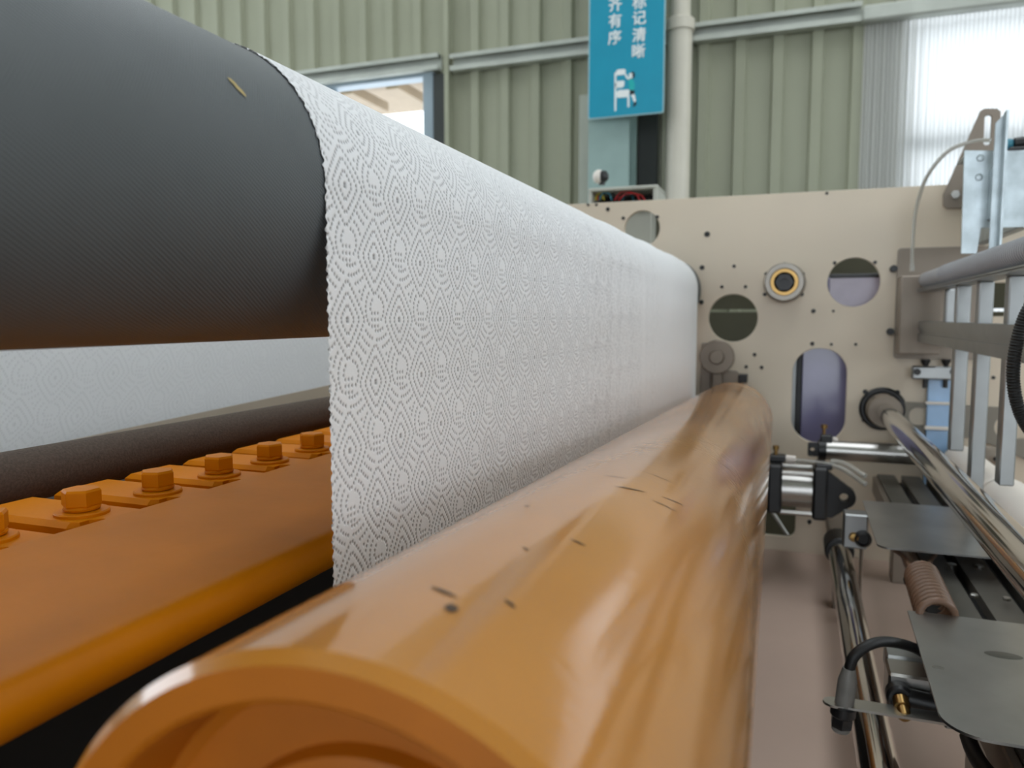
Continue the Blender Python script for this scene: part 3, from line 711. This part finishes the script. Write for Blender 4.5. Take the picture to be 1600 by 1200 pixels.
def mark(px_, py_, ln, wd, ang_):
    "thin scuff lying on the roller shell"
    d = FW*FPX+RT*(px_-800)+UP*(600-py_); o_ = -orl.location
    dl = Vector((d.dot(ex), d.dot(wv_), d.dot(ez))); ol = Vector((o_.dot(ex), o_.dot(wv_), o_.dot(ez)))
    a = dl.x**2+dl.z**2; b = 2*(ol.x*dl.x+ol.z*dl.z); c_ = ol.x**2+ol.z**2-OR**2; D = b*b-4*a*c_
    if D < 0: return
    h = ol+dl*((-b-math.sqrt(D))/(2*a)); th = math.atan2(h.z, h.x); vs = []; fs = []
    for j in range(7):
        t = j/6-.5; wj = wd*math.cos(t*math.pi)*.5+wd*.06
        cy_ = h.y+t*ln*math.cos(ang_); ct = th+t*ln*math.sin(ang_)/OR
        for s in (-1, 1):
            yy = cy_-s*wj*math.sin(ang_); tt = ct+s*wj*math.cos(ang_)/OR
            vs.append(((OR+.00025)*math.cos(tt), yy, (OR+.00025)*math.sin(tt)))
    for j in range(6): fs.append((2*j, 2*j+1, 2*j+3, 2*j+2))
    B().add(vs, fs).build('scuff_mark', 'mark', orl, local=True)
for a in ((705, 951, .007, .004, .4), (693, 925, .012, .002, 1.2), (797, 944, .006, .0018, 1.0), (985, 764, .022, .0018, 2.2), (903, 848, .008, .0016, 1.5), (823, 791, .006, .001, 1), (1038, 790, .018, .001, 2.0), (1052, 783, .02, .001, 2.3),
          (1137, 731, .02, .0018, 2.3), (1160, 686, .02, .0016, 2.4), (822, 858, .005, .001, 1), (960, 745, .016, .0008, 1.9), (1015, 700, .03, .0008, 2.0), (1028, 745, .025, .0007, 1.7)):
    mark(*a)

# ================================================================== RIGHT HAND MACHINERY
# bed
bd = thing('machine_bed', 'beige brown machine bed below the rollers at lower right', 'machine bed', (.3, 1.3, FZ))
BZ_ = -.70; sx = -.085
B().bbox((-.30, .0, BZ_-.03), (sx-.001, 2.398, BZ_), .002).build('bed_panel', 'bed', bd)
B().bbox((sx+.001, .0, BZ_-.03), (1.2, 2.398, BZ_), .002).build('bed_panel', 'bed', bd)
B().box((-.28, .02, BZ_-.06), (1.18, 2.39, BZ_-.03)).build('bed_frame', 'void', bd, ang=0)
for x in (-.25, 1.1):
    for y in (.1, 2.2): B().bbox((x, y, FZ), (x+.06, y+.06, BZ_-.06), .003).build('bed_leg', 'cream', bd)

# chrome shaft with collar, upper right
a47 = R_(-47.8); k_ = .351; SX, SZ = k_*math.cos(a47), k_*math.sin(a47)
sh = thing('chrome_shaft', 'shiny chrome shaft leaving a black flange on the cream plate', 'shaft', (SX, PY, SZ))
B().cyl((SX, .1, SZ), (SX, PY-.01, SZ), .0248, 48).build('rod', 'chrome', sh)
B().lathe((SX, PY-.001, SZ), (0, -1, 0), [(.061, 0), (.061, .008), (.055, .014), (.05, .014), (.046, .008)], 48).build('flange', 'black', sh)
B().lathe((SX, PY-.005, SZ), (0, -1, 0), [(.045, 0), (.045, .07), (.042, .075), (.026, .075)], 40).build('collar', 'greysteel', sh)
for an in (70, 130):
    q = R_(an); p = Vector((SX+.046*math.cos(q), PY-.055, SZ+.046*math.sin(q)))
    B().cyl(p-Vector((.006*math.cos(q), 0, .006*math.sin(q))), p, .006, 12).build('set_screw', 'black', sh)
# lower chrome shaft
a78 = R_(-78.6); k_ = .585; LX, LZ = k_*math.cos(a78), k_*math.sin(a78)
s2 = thing('chrome_shaft', 'long chrome shaft lying low over the beige bed', 'shaft', (LX, 1.2, LZ))
B().cyl((LX, .2, LZ), (LX, 2.06, LZ), .026, 48).build('rod', 'chrome', s2)
B().cyl((LX, 2.0, LZ), (LX, 2.10, LZ), .034, 40, .003).build('end_cap', 'black', s2)
B().bbox((LX-.02, 2.1, LZ-.02), (LX+.02, 2.398, LZ+.02), .003).build('shaft_holder', 'greysteel', s2)
for yy in (.4, 1.95): B().bbox((LX-.014, yy, BZ_), (LX+.014, yy+.05, LZ-.02), .003).build('shaft_foot', 'greysteel', s2)
# white rollers, coaxial
p = P(1501, 722, 2.25)
wx, wz = p.x, p.z
for nm, y0, y1, rr, lb in ((0, 1.83, 2.25, .044, 'far white plastic roll below the aluminium uprights'), (1, .3, 1.79, .05, 'near white plastic roll running out of the right edge')):
    t = thing('white_roll', lb, 'roller', (wx, (y0+y1)/2, wz), 'white plastic rolls on one axle')
    B().lathe((wx, y0, wz), (0, 1, 0), [(rr-.014, 0), (rr-.004, .001), (rr, .006), (rr, y1-y0-.006), (rr-.004, y1-y0-.001), (rr-.014, y1-y0)], 56).build('roll_sleeve', 'white_roll', t)
    B().cyl((wx, y0-.02, wz), (wx, min(y1+.02, 2.4), wz), .016, 20).build('axle', 'steel', t)
tag(B().lathe((wx+.004, 2.27, wz), (0, 1, 0), [(.02, 0), (.02, .13)], 24).build('axle_stub', 'steel'), 'steel axle stub between white roll and cream plate', 'axle')

# aluminium ladder frame
FX = .31
lf = thing('ladder_frame', 'aluminium ladder frame with long rails and uprights at the right', 'frame', (FX, 1.4, -.1))
def rail(y0, y1, x, z0, z1, w_=.03, name='rail', m='alu'):
    g = B(); gsl = .004; zm = (z0+z1)/2; h = z1-z0
    pf = [(0, z0), (0, zm-h*.1), (gsl, zm-h*.1), (gsl, zm+h*.1), (0, zm+h*.1), (0, z1), (w_, z1), (w_, z0)]
    g.prism(pf, (x, y0, 0), (1, 0, 0), (0, 0, 1), (0, 1, 0), y1-y0); return g.build(name, m, lf, ang=20)
rail(.2, 2.3, FX-.005, -.066, -.012, .04)
rail(.2, 2.3, FX-.012, .066, .074, .045, 'rail_strip')
def upright(x0, x1, z0, z1, Y, dpt=.03):
    a, b2 = P(x0, 600, Y).x, P(x1, 600, Y).x
    g = B().bbox((a, Y, z0), (b2, Y+dpt, z1), .002); return g.build('upright', 'alu', lf, ang=20)
upright(1489, 1511, P(1500, 705, 1.86).z, .066, 1.86)
upright(1523, 1546, P(1530, 800, 1.66).z, .066, 1.66)
upright(1569, 1594, P(1580, 760, 1.44).z, .066, 1.44)
a = P(1476, 520, 2.1); B().bbox((a.x, 2.1, -.06), (a.x+.035, 2.13, .066), .003).build('upright', 'alu', lf, ang=20)
for y_, z_ in ((2.27, .074), (2.27, -.075)):
    g = B().bbox((FX+.034, y_, z_), (FX+.09, y_+.04, z_+.016), .002); blk = g.build('corner_block', 'alu', lf)
    for dx in (.048, .075): B().cyl((FX+dx, y_+.02, z_+.016), (FX+dx, y_+.02, z_+.022), .006, 12).build('cap_screw', 'black', blk)
# mounting plate of the frame on the side plate
mp_ = thing('mounting_plate', 'brown grey rectangular steel plate holding the ladder frame', 'plate', P(1440, 560, PY))
a, b_ = P(1396, 560, PY-.012), P(1552, 384, PY-.012)
B().prism(rrect(a.x, a.z, b_.x, b_.z, .008), (0, PY-.014, 0), (1, 0, 0), (0, 0, 1), (0, 1, 0), .0135).build('plate_body', 'greysteel', mp_)
for x, y in ((1396, 420), (1391, 518)): 
    p = P(x, y, PY-.01); B().cyl((p.x, PY-.024, p.z), (p.x, PY-.001, p.z), .0095, 16, .001).build('plate_bolt', 'black', mp_)
B().bbox((FX-.05, 2.31, -.10), (FX+.05, PY-.014, .11), .003).build('frame_foot', 'greysteel', mp_)
# ribbed tube on top of the frame
rt = thing('ribbed_tube', 'grey ribbed plastic tube lying on the upper frame rail', 'tube', (FX, 1.4, .1))
pr = [(.006, 0), (.015, .004), (.018, .02)]
y = .02
while y < 2.0: pr += [(.018, y+.3*.012), (.0205, y+.45*.012), (.0205, y+.8*.012), (.018, y+.95*.012)]; y += .012
pr = [(r, 2.32-t) for r, t in pr[::-1]]
pr = [(r, t) for r, t in pr]
g = B(); 
pr2 = [(.006, 0), (.016, .003), (.0195, .014), (.0205, .3)]
y = .3
while y < 2.1: pr2 += [(.0205, y+.004), (.0225, y+.0055), (.0225, y+.010), (.0205, y+.0115)]; y += .0125
g.lathe((FX+.008, 2.30, .097), (0, -1, 0), pr2, 20); g.build('tube_body', 'grey_tube', rt, ang=50)
B().cyl(P(1425, 412, 2.27), P(1425, 424, 2.27), .006, 12).build('tube_nipple', 'clear_tube', rt)
# clear hose arching over the plate
tag(B().tube(bez([P(1548, 219, 2.1), P(1520, 221, 2.12), P(1482, 236, 2.16), P(1452, 270, 2.2), P(1437, 305, 2.24), P(1428, 350, 2.26), P(1425, 412, 2.27)], 14), .0045, 12).build('clear_hose', 'clear_tube'), 'clear thin hose arching from the galvanised box down to the ribbed tube', 'hose')
# slotted bracket above the plate
sb_ = thing('slotted_bracket', 'brown grey slanted bracket with a long slot above the cream plate', 'bracket', P(1500, 324, PY))
pts = [(1475, 320), (1475, 303), (1478, 296), (1533, 172), (1540, 168), (1560, 168), (1565, 173), (1566, 325), (1480, 325)]
outer = [(P(x, y, PY-.02).x, P(x, y, PY-.02).z) for x, y in pts][::-1]
sl0, sl1 = P(1538, 226, PY-.02), P(1551, 178, PY-.02)
holed_plate('bracket_body', outer, [rrect(sl0.x, sl0.z, sl1.x, sl1.z, (sl1.x-sl0.x)*.48)], PY-.012, .01, 'greysteel', sb_)
p = P(1493, 304, PY-.02); B().cyl((p.x, PY-.022, p.z), (p.x, PY-.012, p.z), .012, 6, .001).build('bracket_bolt', 'steel', sb_)
# galvanised box with angle iron
gb = thing('galvanised_box', 'mottled galvanised steel box standing at the upper right', 'box', P(1550, 390, 1.95))
GY = 1.95
a, b_ = P(1503, 396, GY), P(1700, 235, GY)
a2 = P(1505, 345, GY)
fr = [(P(x, y, GY).x, P(x, y, GY).z) for x, y in ((1502, 396), (1526, 396), (1533, 356), (1625, 354), (1625, 236), (1507, 235))]
B().prism(fr[::-1], (0, GY, 0), (1, 0, 0), (0, 0, 1), (0, 1, 0), .008).build('front_sheet', 'galv', gb)
zb2, zt2 = fr[3][1], fr[5][1]
B().bbox((fr[5][0]+.004, GY+.008, zt2-.012), (fr[4][0], GY+.11, zt2-.006), .002).build('top_sheet', 'galv', gb)
B().bbox((fr[4][0]-.03, GY+.008, zb2), (fr[4][0]-.004, 2.3875, zt2-.012), .002).build('box_mount', 'galv', gb)
for x, y in ((1532, 247), (1530, 277)): 
    p = P(x, y, GY); B().lathe((p.x, GY, p.z), (0, -1, 0), [(.008, 0), (.007, .004), (.003, .005)], 14).build('rivet', 'galv', gb)
ai = B().bbox((P(1552, 300, 1.9).x, 1.904, P(1558, 340, 1.9).z), (P(1563, 300, 1.9).x, GY, P(1558, 260, 1.9).z), .001).build('angle_iron_spacer', 'galv', gb)
AY = 1.9; x0 = P(1550, 300, AY).x; x1 = P(1565, 300, AY).x; z0, z1 = P(1558, 398, AY).z, P(1558, 186, AY).z
B().prism([(x0, z0), (x1, z0), (x1, z1+.012), (x0, z1-.008)], (0, AY, 0), (1, 0, 0), (0, 0, 1), (0, 1, 0), .004).build('angle_iron_front', 'galv', gb)
B().bbox((x1-.004, AY-.028, z0), (x1, AY, z1+.012), .001).build('angle_iron_side', 'galv', gb)
# fittings on the box
ft = thing('air_fitting', 'blue and black push-in air fitting on top of the galvanised box', 'fitting', P(1585, 235, 2.02))
p0 = P(1566, 226, 2.02)
B().lathe(p0, (1, 0, .0), [(.008, 0), (.012, .003), (.012, .016), (.009, .02)], 20).build('blue_collar', 'teal_wire', ft)
B().lathe(p0+Vector((.02, 0, 0)), (1, 0, .1), [(.008, 0), (.013, .004), (.013, .02), (.008, .026), (.012, .03), (.012, .06)], 20).build('fitting_body', 'black', ft)
B().lathe(p0+Vector((.075, 0, .012)), (1, 0, .25), [(.006, 0), (.006, .02), (.009, .021), (.009, .03)], 6).build('brass_nut', 'brass', ft)
B().bbox((p0.x+.01, 2.0, zt2-.006), (p0.x+.06, 2.04, p0.z-.01), .002).build('fitting_base', 'black', ft)
# sensor bar below mounting plate
sbar = thing('clamp_strip', 'small grey clamp strip with two black pins below the brown plate', 'clamp', P(1455, 582, PY-.05))
a, b_ = P(1424, 592, PY-.05), P(1492, 573, PY-.05)
B().bbox((a.x, PY-.06, a.z), (b_.x, PY-.035, b_.z), .004).build('strip', 'alu', sbar)
for x in (1446, 1478):
    B().cyl((P(x, 580, PY-.048).x, PY-.048, P(x, 606, PY-.048).z), (P(x, 580, PY-.048).x, PY-.048, P(x, 568, PY-.048).z), .006, 14).build('pin', 'black', sbar)
    p = P(x, 566, PY-.048); B().lathe((p.x, PY-.048, p.z-.008), (0, 0, 1), [(.007, 0), (.012, .01), (.012, .016)], 14).build('pin_head', 'black', sbar)
for x in (1433, 1490): 
    p = P(x, 581, PY-.06); B().cyl((p.x, PY-.066, p.z), (p.x, PY-.058, p.z), .009, 14, .001).build('strip_screw', 'black', sbar)
B().bbox((a.x+.03, PY-.036, a.z+.004), (b_.x-.03, PY-.001, b_.z-.004), .002).build('spacer', 'alu', sbar)
# pale blue strip with pale cross bars
bf = thing('blue_strip', 'pale blue strip with white cross bars behind the uprights', 'panel', P(1465, 790, PY-.03))
p0, p1 = P(1441, 800, PY-.03), P(1487, 588, PY-.03)
B().bbox((p0.x, PY-.028, p0.z), (p1.x, PY-.0125, p1.z), .002).build('blue_sheet', 'pale_blue', bf)
B().bbox((p1.x, PY-.03, p0.z), (p1.x+.008, PY-.0125, p1.z), .002).build('blue_edge', 'blue', bf)
for yy, hh in ((630, .008), (669, .01)):
    p = P(1464, yy, PY-.035); B().bbox((p0.x-.006, PY-.04, p.z-hh/2), (p1.x, PY-.028, p.z+hh/2), .002).build('cross_bar', 'white_roll', bf)
# grey arm with rounded cutouts
ga = thing('grey_arm_plate', 'flat grey arm plate with rounded cut-outs right of the black flange', 'plate', P(1480, 690, PY))
GA = PY-.012
pts = [(1396, 627), (1590, 638), (1640, 660), (1640, 735), (1560, 700), (1520, 684), (1396, 680)]
outer = [(P(x, y, GA).x, P(x, y, GA).z) for x, y in pts][::-1]
h1 = P(1420, 664, GA), P(1475, 638, GA); h2 = P(1553, 684, GA), P(1620, 652, GA)
holed_plate('arm_body', outer, [rrect(h1[0].x, h1[0].z, h1[1].x, h1[1].z, .022), rrect(h2[0].x, h2[0].z, h2[1].x, h2[1].z, .028)], GA, .011, 'greyarm', ga)
# knob and dark coupling behind the white roll
kn = thing('round_knob', 'small dark round knob behind the near white roll', 'knob', P(1552, 720, 2.3))
p = P(1550, 718, 2.3); B().lathe((p.x, PY-.001, p.z), (0, -1, 0), [(.014, 0), (.014, .05), (.03, .06), (.032, .075), (.022, .085), (.006, .088)], 28).build('knob_head', 'greysteel', kn)
B().tube(bez([P(1556, 716, 2.28), P(1572, 735, 2.24), P(1580, 760, 2.22)], 8), .007, 10).build('knob_lead', 'rubber', kn)

# pneumatic cylinders
def air_cyl(name, lb, Y, x0, x1, yc, rpx_, blackL, blackR):
    t = thing(name, lb, 'air cylinder', P((x0+x1)/2, yc, Y)); return t
c1 = thing('air_cylinder', 'slim silver air cylinder lying below the tall slot', 'air cylinder', P(1350, 705, 2.2))
CY = 2.22; A0 = P(1291, 703, CY); zA = A0.z; rA = .0262
x_ = lambda px_: P(px_, 703, CY).x
B().cyl((x_(1291), CY, zA), (x_(1445), CY, zA), rA, 40).build('barrel', 'steel', c1)
B().cyl((x_(1278), CY, zA), (x_(1291), CY, zA), rA*1.06, 32, .002).build('end_cap', 'black', c1)
holed_plate('clevis', rrect(x_(1262), zA-.018, x_(1279), zA+.018, .005), [circ(x_(1269.5), zA, .006, 20)], CY-.012, .024, 'black', c1)
p = P(1289, 688, CY); B().bbox((p.x-.012, CY-.014, p.z-.014), (p.x+.018, CY+.014, p.z+.016), .003).build('elbow', 'black', c1)
B().lathe((p.x-.003, CY, p.z+.016), (0, 0, 1), [(.004, 0), (.004, .016), (.008, .017), (.008, .026), (.005, .027)], 12).build('brass_screw', 'brass', c1)
B().cyl((p.x+.018, CY, p.z+.006), (p.x+.03, CY, p.z), .007, 12).build('elbow_ring', 'white_roll', c1)
B().bbox((x_(1440), CY-.03, zA-.03), (x_(1456), PY-.001, zA+.03), .003).build('mount', 'greysteel', c1)
c2 = thing('air_cylinder', 'stout air cylinder with black end blocks beside the orange roller', 'air cylinder', P(1260, 800, 2.1))
CY = 2.12; zB = P(1245, 764, CY).z; x_ = lambda px_: P(px_, 764, CY).x; z_ = lambda py_: P(1245, py_, CY).z
B().cyl((x_(1220), CY, zB), (x_(1272), CY, zB), .047, 48).build('barrel', 'steel', c2)
B().bbox((x_(1200), CY-.062, z_(797)), (x_(1222), CY+.062, z_(722)), .006).build('end_block', 'black', c2)
B().bbox((x_(1269), CY-.062, z_(802)), (x_(1292), CY+.062, z_(722)), .006).build('end_block', 'black', c2)
for zz in (zB+.05, zB-.052):
    for yy in (CY-.05, CY+.05): B().cyl((x_(1220), yy, zz), (x_(1272), yy, zz), .0065, 12).build('tie_rod', 'steel', c2)
zc = z_(768); xc = x_(1318); rc = .028
ol = [(x_(1291), z_(730))]
for k in range(13):
    a = R_(65-130*k/12); ol.append((xc+rc*math.cos(a), zc+rc*math.sin(a)))
ol += [(x_(1300), z_(800)), (x_(1291), z_(800))]
holed_plate('clevis', ol[::-1], [circ(xc, zc, .011, 24)], CY-.035, .03, 'black', c2)
p = P(1215, 718, CY); B().bbox((p.x-.02, CY-.02, z_(722)), (p.x+.02, CY+.02, z_(712)), .003).build('elbow', 'black', c2)
B().lathe((p.x-.005, CY, z_(712)), (0, 0, 1), [(.005, 0), (.005, .012), (.008, .013), (.008, .024), (.005, .025)], 12).build('brass_screw', 'brass', c2)
B().cyl((p.x+.02, CY, z_(718)), (p.x+.045, CY, z_(718.5)), .011, 16).build('elbow_ring', 'white_roll', c2)
p2 = P(1283, 720, CY-.04); B().bbox((x_(1272), CY-.055, z_(726)), (x_(1298), CY-.02, z_(717)), .003).build('elbow', 'black', c2)
B().bbox((x_(1225), CY+.05, zB-.03), (x_(1265), PY-.001, zB+.03), .003).build('mount', 'greysteel', c2)
hz = 'clear air hoses of the stout cylinder'
tag(B().tube(bez([P(1240, 719, CY), P(1280, 724, CY-.03), P(1315, 732, CY-.06), P(1353, 757, CY-.1)], 10), .0062, 12).build('air_hose', 'clear_tube'), 'lower clear air hose curving right from the stout cylinder', 'hose', hz)
tag(B().tube(bez([P(1298, 721, CY-.04), P(1318, 724, CY-.05), P(1352, 744, CY-.1)], 10), .0062, 12).build('air_hose', 'clear_tube'), 'upper clear air hose curving right from the black elbow', 'hose', hz)

# slotted bed rail running towards the camera
RZ = -.44; rl0, rl1 = .225, .42
rr_ = thing('slotted_rail', 'long grey slotted rail under the stainless plates', 'rail', (.32, 1.3, RZ))
pf = [(rl0, RZ-.06), (rl0, RZ)]
for s in (.268, .330): pf += [(s, RZ), (s, RZ-.022), (s+.018, RZ-.022), (s+.018, RZ)]
pf += [(.375, RZ), (.379, RZ-.01), (rl1, RZ-.01), (rl1, RZ-.06)]
B().prism(pf[::-1], (0, .2, 0), (1, 0, 0), (0, 0, 1), (0, 1, 0), 2.15).build('rail_body', 'railshade', rr_, ang=15)
for s in (.268, .330): B().box((s, .21, RZ-.0215), (s+.018, 2.34, RZ-.019)).build('slot_black_strip', 'void', rr_, ang=0)  # black strips put the slot shade into the colour
B().bbox((rl0-.012, .2, RZ-.05), (rl0, 2.34, RZ-.004), .002).build('side_strip', 'greysteel', rr_)
for yy in (.3, 1.2, 2.2): B().bbox((rl0+.03, yy, BZ_), (rl1-.03, yy+.06, RZ-.06), .003).build('rail_foot', 'greysteel', rr_)
# clamp plate on the rail with two screws
cp = thing('rail_clamp_plate', 'dull brown plate with two bright screws on the slotted rail', 'plate', (.33, 1.1, RZ))
B().bbox((rl0+.028, .95, RZ+.0005), (.345, 1.165, RZ+.009), .002).build('plate_body', 'greysteel', cp)
for x, y in ((1522, 933), (1573, 938)):
    p = PZ(x, y, RZ+.009); B().cyl((p.x, p.y, RZ+.009), (p.x, p.y, RZ+.014), .006, 6, .0008).build('plate_screw', 'steel', cp)
for x, y in ((1487, 884), (1530, 887)):
    p = PZ(x, y, RZ); tag(B().cyl((p.x, p.y, RZ-.018), (p.x, p.y, RZ+.004), .008, 14, .001).build('slot_screw', 'steel'), 'small screw in the %s slot of the rail' % ('left' if x < 1500 else 'right'), 'screw')

# stainless plates
PLZ = -.40
def plate_thing(lb, pA, pB, y0, y1, xr, rad, foot):
    t = thing('stainless_plate', lb, 'plate', ((pA+xr)/2, (y0+y1)/2, PLZ), 'stainless plates over the slotted rail')
    pl = [(xr, y1), (pA, y1)]
    for k in range(9):
        a = R_(180+90*k/8); pl.append((pB+rad+rad*math.cos(a), y0+rad+rad*math.sin(a)))
    pl += [(xr, y0)]
    B().prism(pl[::-1], (0, 0, PLZ), (1, 0, 0), (0, 1, 0), (0, 0, 1), .003).build('plate_sheet', 'sheet', t, ang=20)
    B().bbox((.24, foot, RZ+.0095), (.335, foot+.05, PLZ), .002).build('plate_spacer', 'alu', t)
    return t
A1, A2 = PZ(1348, 784, PLZ), PZ(1372, 857, PLZ)
plate_thing('far stainless plate with a rounded corner under the chrome shaft', A1.x, A2.x, A2.y, A1.y, .345, .02, 1.55)
B1, B2 = PZ(1418, 957, PLZ), PZ(1478, 1150, PLZ)
tB = plate_thing('near stainless plate with grey stains at the lower right', B1.x, B2.x, B2.y, B1.y, .345, .04, .86)
for x, y, sx_, sy_ in ((1466, 1043, .0065, .005), (1568, 1024, .02, .01)):
    p = PZ(x, y, PLZ+.003); B().lathe((0, 0, 0), (0, 0, 1), [(1, 0), (.96, .0003)], 28)
    g = B().lathe((0, 0, 0), (0, 0, 1), [(1, 0), (.96, .0002)], 28); g.v = [Vector((p.x+v.x*sx_, p.y+v.y*sy_, PLZ+.0031+v.z)) for v in g.v]; g.build('stain', 'stain', tB)

# little bracket with dark boss near lower shaft
lb_ = thing('boss_bracket', 'small silver bracket with a dark round boss beside the lower shaft', 'bracket', P(1340, 850, 1.85))
a, b_ = P(1317, 856, 1.85), P(1357, 806, 1.85)
B().bbox((a.x, 1.85, a.z), (b_.x, 1.9, b_.z), .003).build('bracket_block', 'alu', lb_)
p = P(1348, 841, 1.85); B().lathe((p.x, 1.85, p.z), (0, -1, 0), [(.018, 0), (.018, .012), (.013, .016), (.012, .006)], 28).build('boss', 'black', lb_)
p = P(1334, 839, 1.85); B().lathe((p.x, 1.85, p.z), (0, -1, 0), [(.011, 0), (.009, .01), (.004, .011)], 16).build('copper_tip', 'brass', lb_)
B().bbox((.151, 1.86, BZ_), (b_.x-.006, 1.89, a.z), .003).build('bracket_foot', 'greysteel', lb_)

# coiled tube under the plates
ct = thing('coiled_tube', 'brown coiled air tube between the two stainless plates', 'tube', P(1450, 940, 1.35))
p0, p1 = P(1440, 900, 1.36), P(1466, 968, 1.12)
path = []
for k in range(12*16+1):
    t = k/(12*16); q = 2*math.pi*12*t; path.append(p0.lerp(p1, t)+Vector((.022*math.cos(q), 0, .022*math.sin(q))))
B().tube(path, .005, 8).build('coil', 'brown_tube', ct, ang=60)
B().tube(bez([path[0], P(1425, 888, 1.42), P(1412, 870, 1.47), P(1396, 859, 1.52)], 8), .004, 8).build('coil_tail', 'brown_tube', ct)
B().tube(bez([p0+Vector((.012, 0, .012)), P(1450, 884, 1.42), P(1462, 866, 1.5)], 8), .0035, 8).build('coil_lead', 'brown_tube', ct)
B().cyl(P(1425, 907, 1.38), P(1425, 907, 1.41), .013, 20, .002).build('coil_plug', 'rubber', ct)
B().bbox((.186, 1.2, -.47), (.2125, 1.24, -.42), .003).build('coil_rest', 'void', ct)

# proximity sensor on its strip, with cable, block and fitting
SEN = 1.02
ss_ = thing('sensor_strip', 'flat steel strip carrying the small sensor over the lower shaft', 'bracket', P(1400, 1120, SEN))
q0, q1 = P(1300, 1119, SEN), P(1486, 1122, SEN); zS = q1.z
w2_ = .022
pl = [(q1.x+.03, SEN-w2_), (q1.x+.03, SEN+w2_*.2), (q0.x+.02, SEN+w2_*.2)]
for k in range(7): a = R_(90+180*k/6); pl.append((q0.x+.004+.016*math.cos(a), SEN-w2_*.5+.013*math.sin(a)))
pl += [(q0.x+.02, SEN-w2_)]
B().prism(pl, (0, 0, zS), (1, 0, 0), (0, 1, 0), (0, 0, 1), .003).build('strip', 'steel', ss_, ang=20)
B().bbox((q1.x-.01, SEN-w2_, zS+.003), (q1.x+.025, SEN+.0, RZ-.045), .002).build('strip_riser', 'alu', ss_)
sn = thing('proximity_sensor', 'grey proximity sensor with black nuts at the end of the steel strip', 'sensor', P(1316, 1120, SEN))
sb0, sb1 = P(1313, 1142, SEN-.012), P(1327, 1044, SEN-.012)
ax = (sb1-sb0).normalized(); Ls = (sb1-sb0).length
B().lathe(sb0, ax, [(.0095, 0), (.011, .002), (.011, .02)], 28).build('sensor_tip', 'sensor', sn)
B().lathe(sb0+ax*.006, ax, [(.0125, 0), (.0135, .002), (.0135, .012), (.0125, .014)], 6).build('lower_nut', 'black', sn)
B().lathe(sb0+ax*(Ls*.24), ax, [(.0135, 0), (.015, .002), (.015, .013), (.0135, .015)], 24).build('upper_nut', 'black', sn)
B().lathe(sb0+ax*(Ls*.24), ax, [(.0112, 0), (.0112, Ls*.56), (.009, Ls*.68), (.0075, Ls*.76)], 28).build('sensor_body', 'sensor', sn)
B().tube(bez([sb1-ax*.004, P(1335, 1025, SEN-.01), P(1360, 1007, SEN), P(1390, 1003, SEN+.02), P(1432, 1014, SEN+.05), P(1470, 1040, SEN+.06)], 12), .0066, 14).build('cable', 'rubber', sn)
vb = thing('valve_block', 'silver block with a black fitting and brass screw beside the sensor', 'valve', P(1420, 1108, 1.06))
VY = 1.05
a, b_ = P(1386, 1108, VY), P(1458, 1062, VY)
B().bbox((a.x, VY, a.z), (b_.x, VY+.05, b_.z), .003).build('block', 'steel', vb)
B().bbox((a.x+.002, VY+.052, b_.z-.02), (b_.x, VY+.085, b_.z+.002), .003).build('block_step', 'alu', vb)
B().bbox((b_.x-.02, VY+.01, b_.z-.03), (.2125, VY+.045, b_.z-.004), .003).build('block_support', 'greysteel', vb)
p = P(1404, 1082, VY); 
B().lathe((p.x, VY, p.z), (0, -1, 0), [(.016, 0), (.016, .014), (.013, .018)], 24).build('fitting_base', 'black', vb)
B().cyl((p.x+.008, VY-.01, p.z), (p.x+.045, VY-.01, p.z-.004), .0115, 20, .001).build('fitting_arm', 'black', vb)
B().cyl((p.x+.045, VY-.01, p.z-.004), (p.x+.050, VY-.01, p.z-.0045), .0125, 20).build('blue_ring', 'blue', vb)
B().cyl((p.x+.05, VY-.01, p.z-.0045), (p.x+.1, VY-.01, p.z-.01), .005, 12).build('hose_stub', 'clear_tube', vb)
B().lathe((p.x, VY-.018, p.z), (.1, -.85, -.4), [(.0095, 0), (.0095, .012), (.007, .013), (.007, .015), (.008, .016), (.008, .026), (.0065, .028)], 12).build('brass_screw', 'brass', vb)
# cable under the near plate
tag(B().tube(bez([P(1512, 1150, .95), P(1520, 1172, .93), P(1534, 1196, .9), P(1560, 1225, .86)], 8), .0085, 12).build('black_cable', 'rubber'), 'black cable hanging below the near stainless plate', 'cable')
# corrugated black conduit at the right edge
pth = bez([P(1640, 440, 1.12), P(1606, 485, 1.12), P(1589, 535, 1.12), P(1583, 590, 1.12), P(1592, 640, 1.12), P(1612, 676, 1.12), P(1650, 712, 1.12)], 40)
tag(B().tube(pth, lambda t: .0074+.0006*math.sin(t*2*math.pi*70), 14).build('corrugated_conduit', 'rubber', ang=60), 'black corrugated cable loop at the right edge', 'cable')
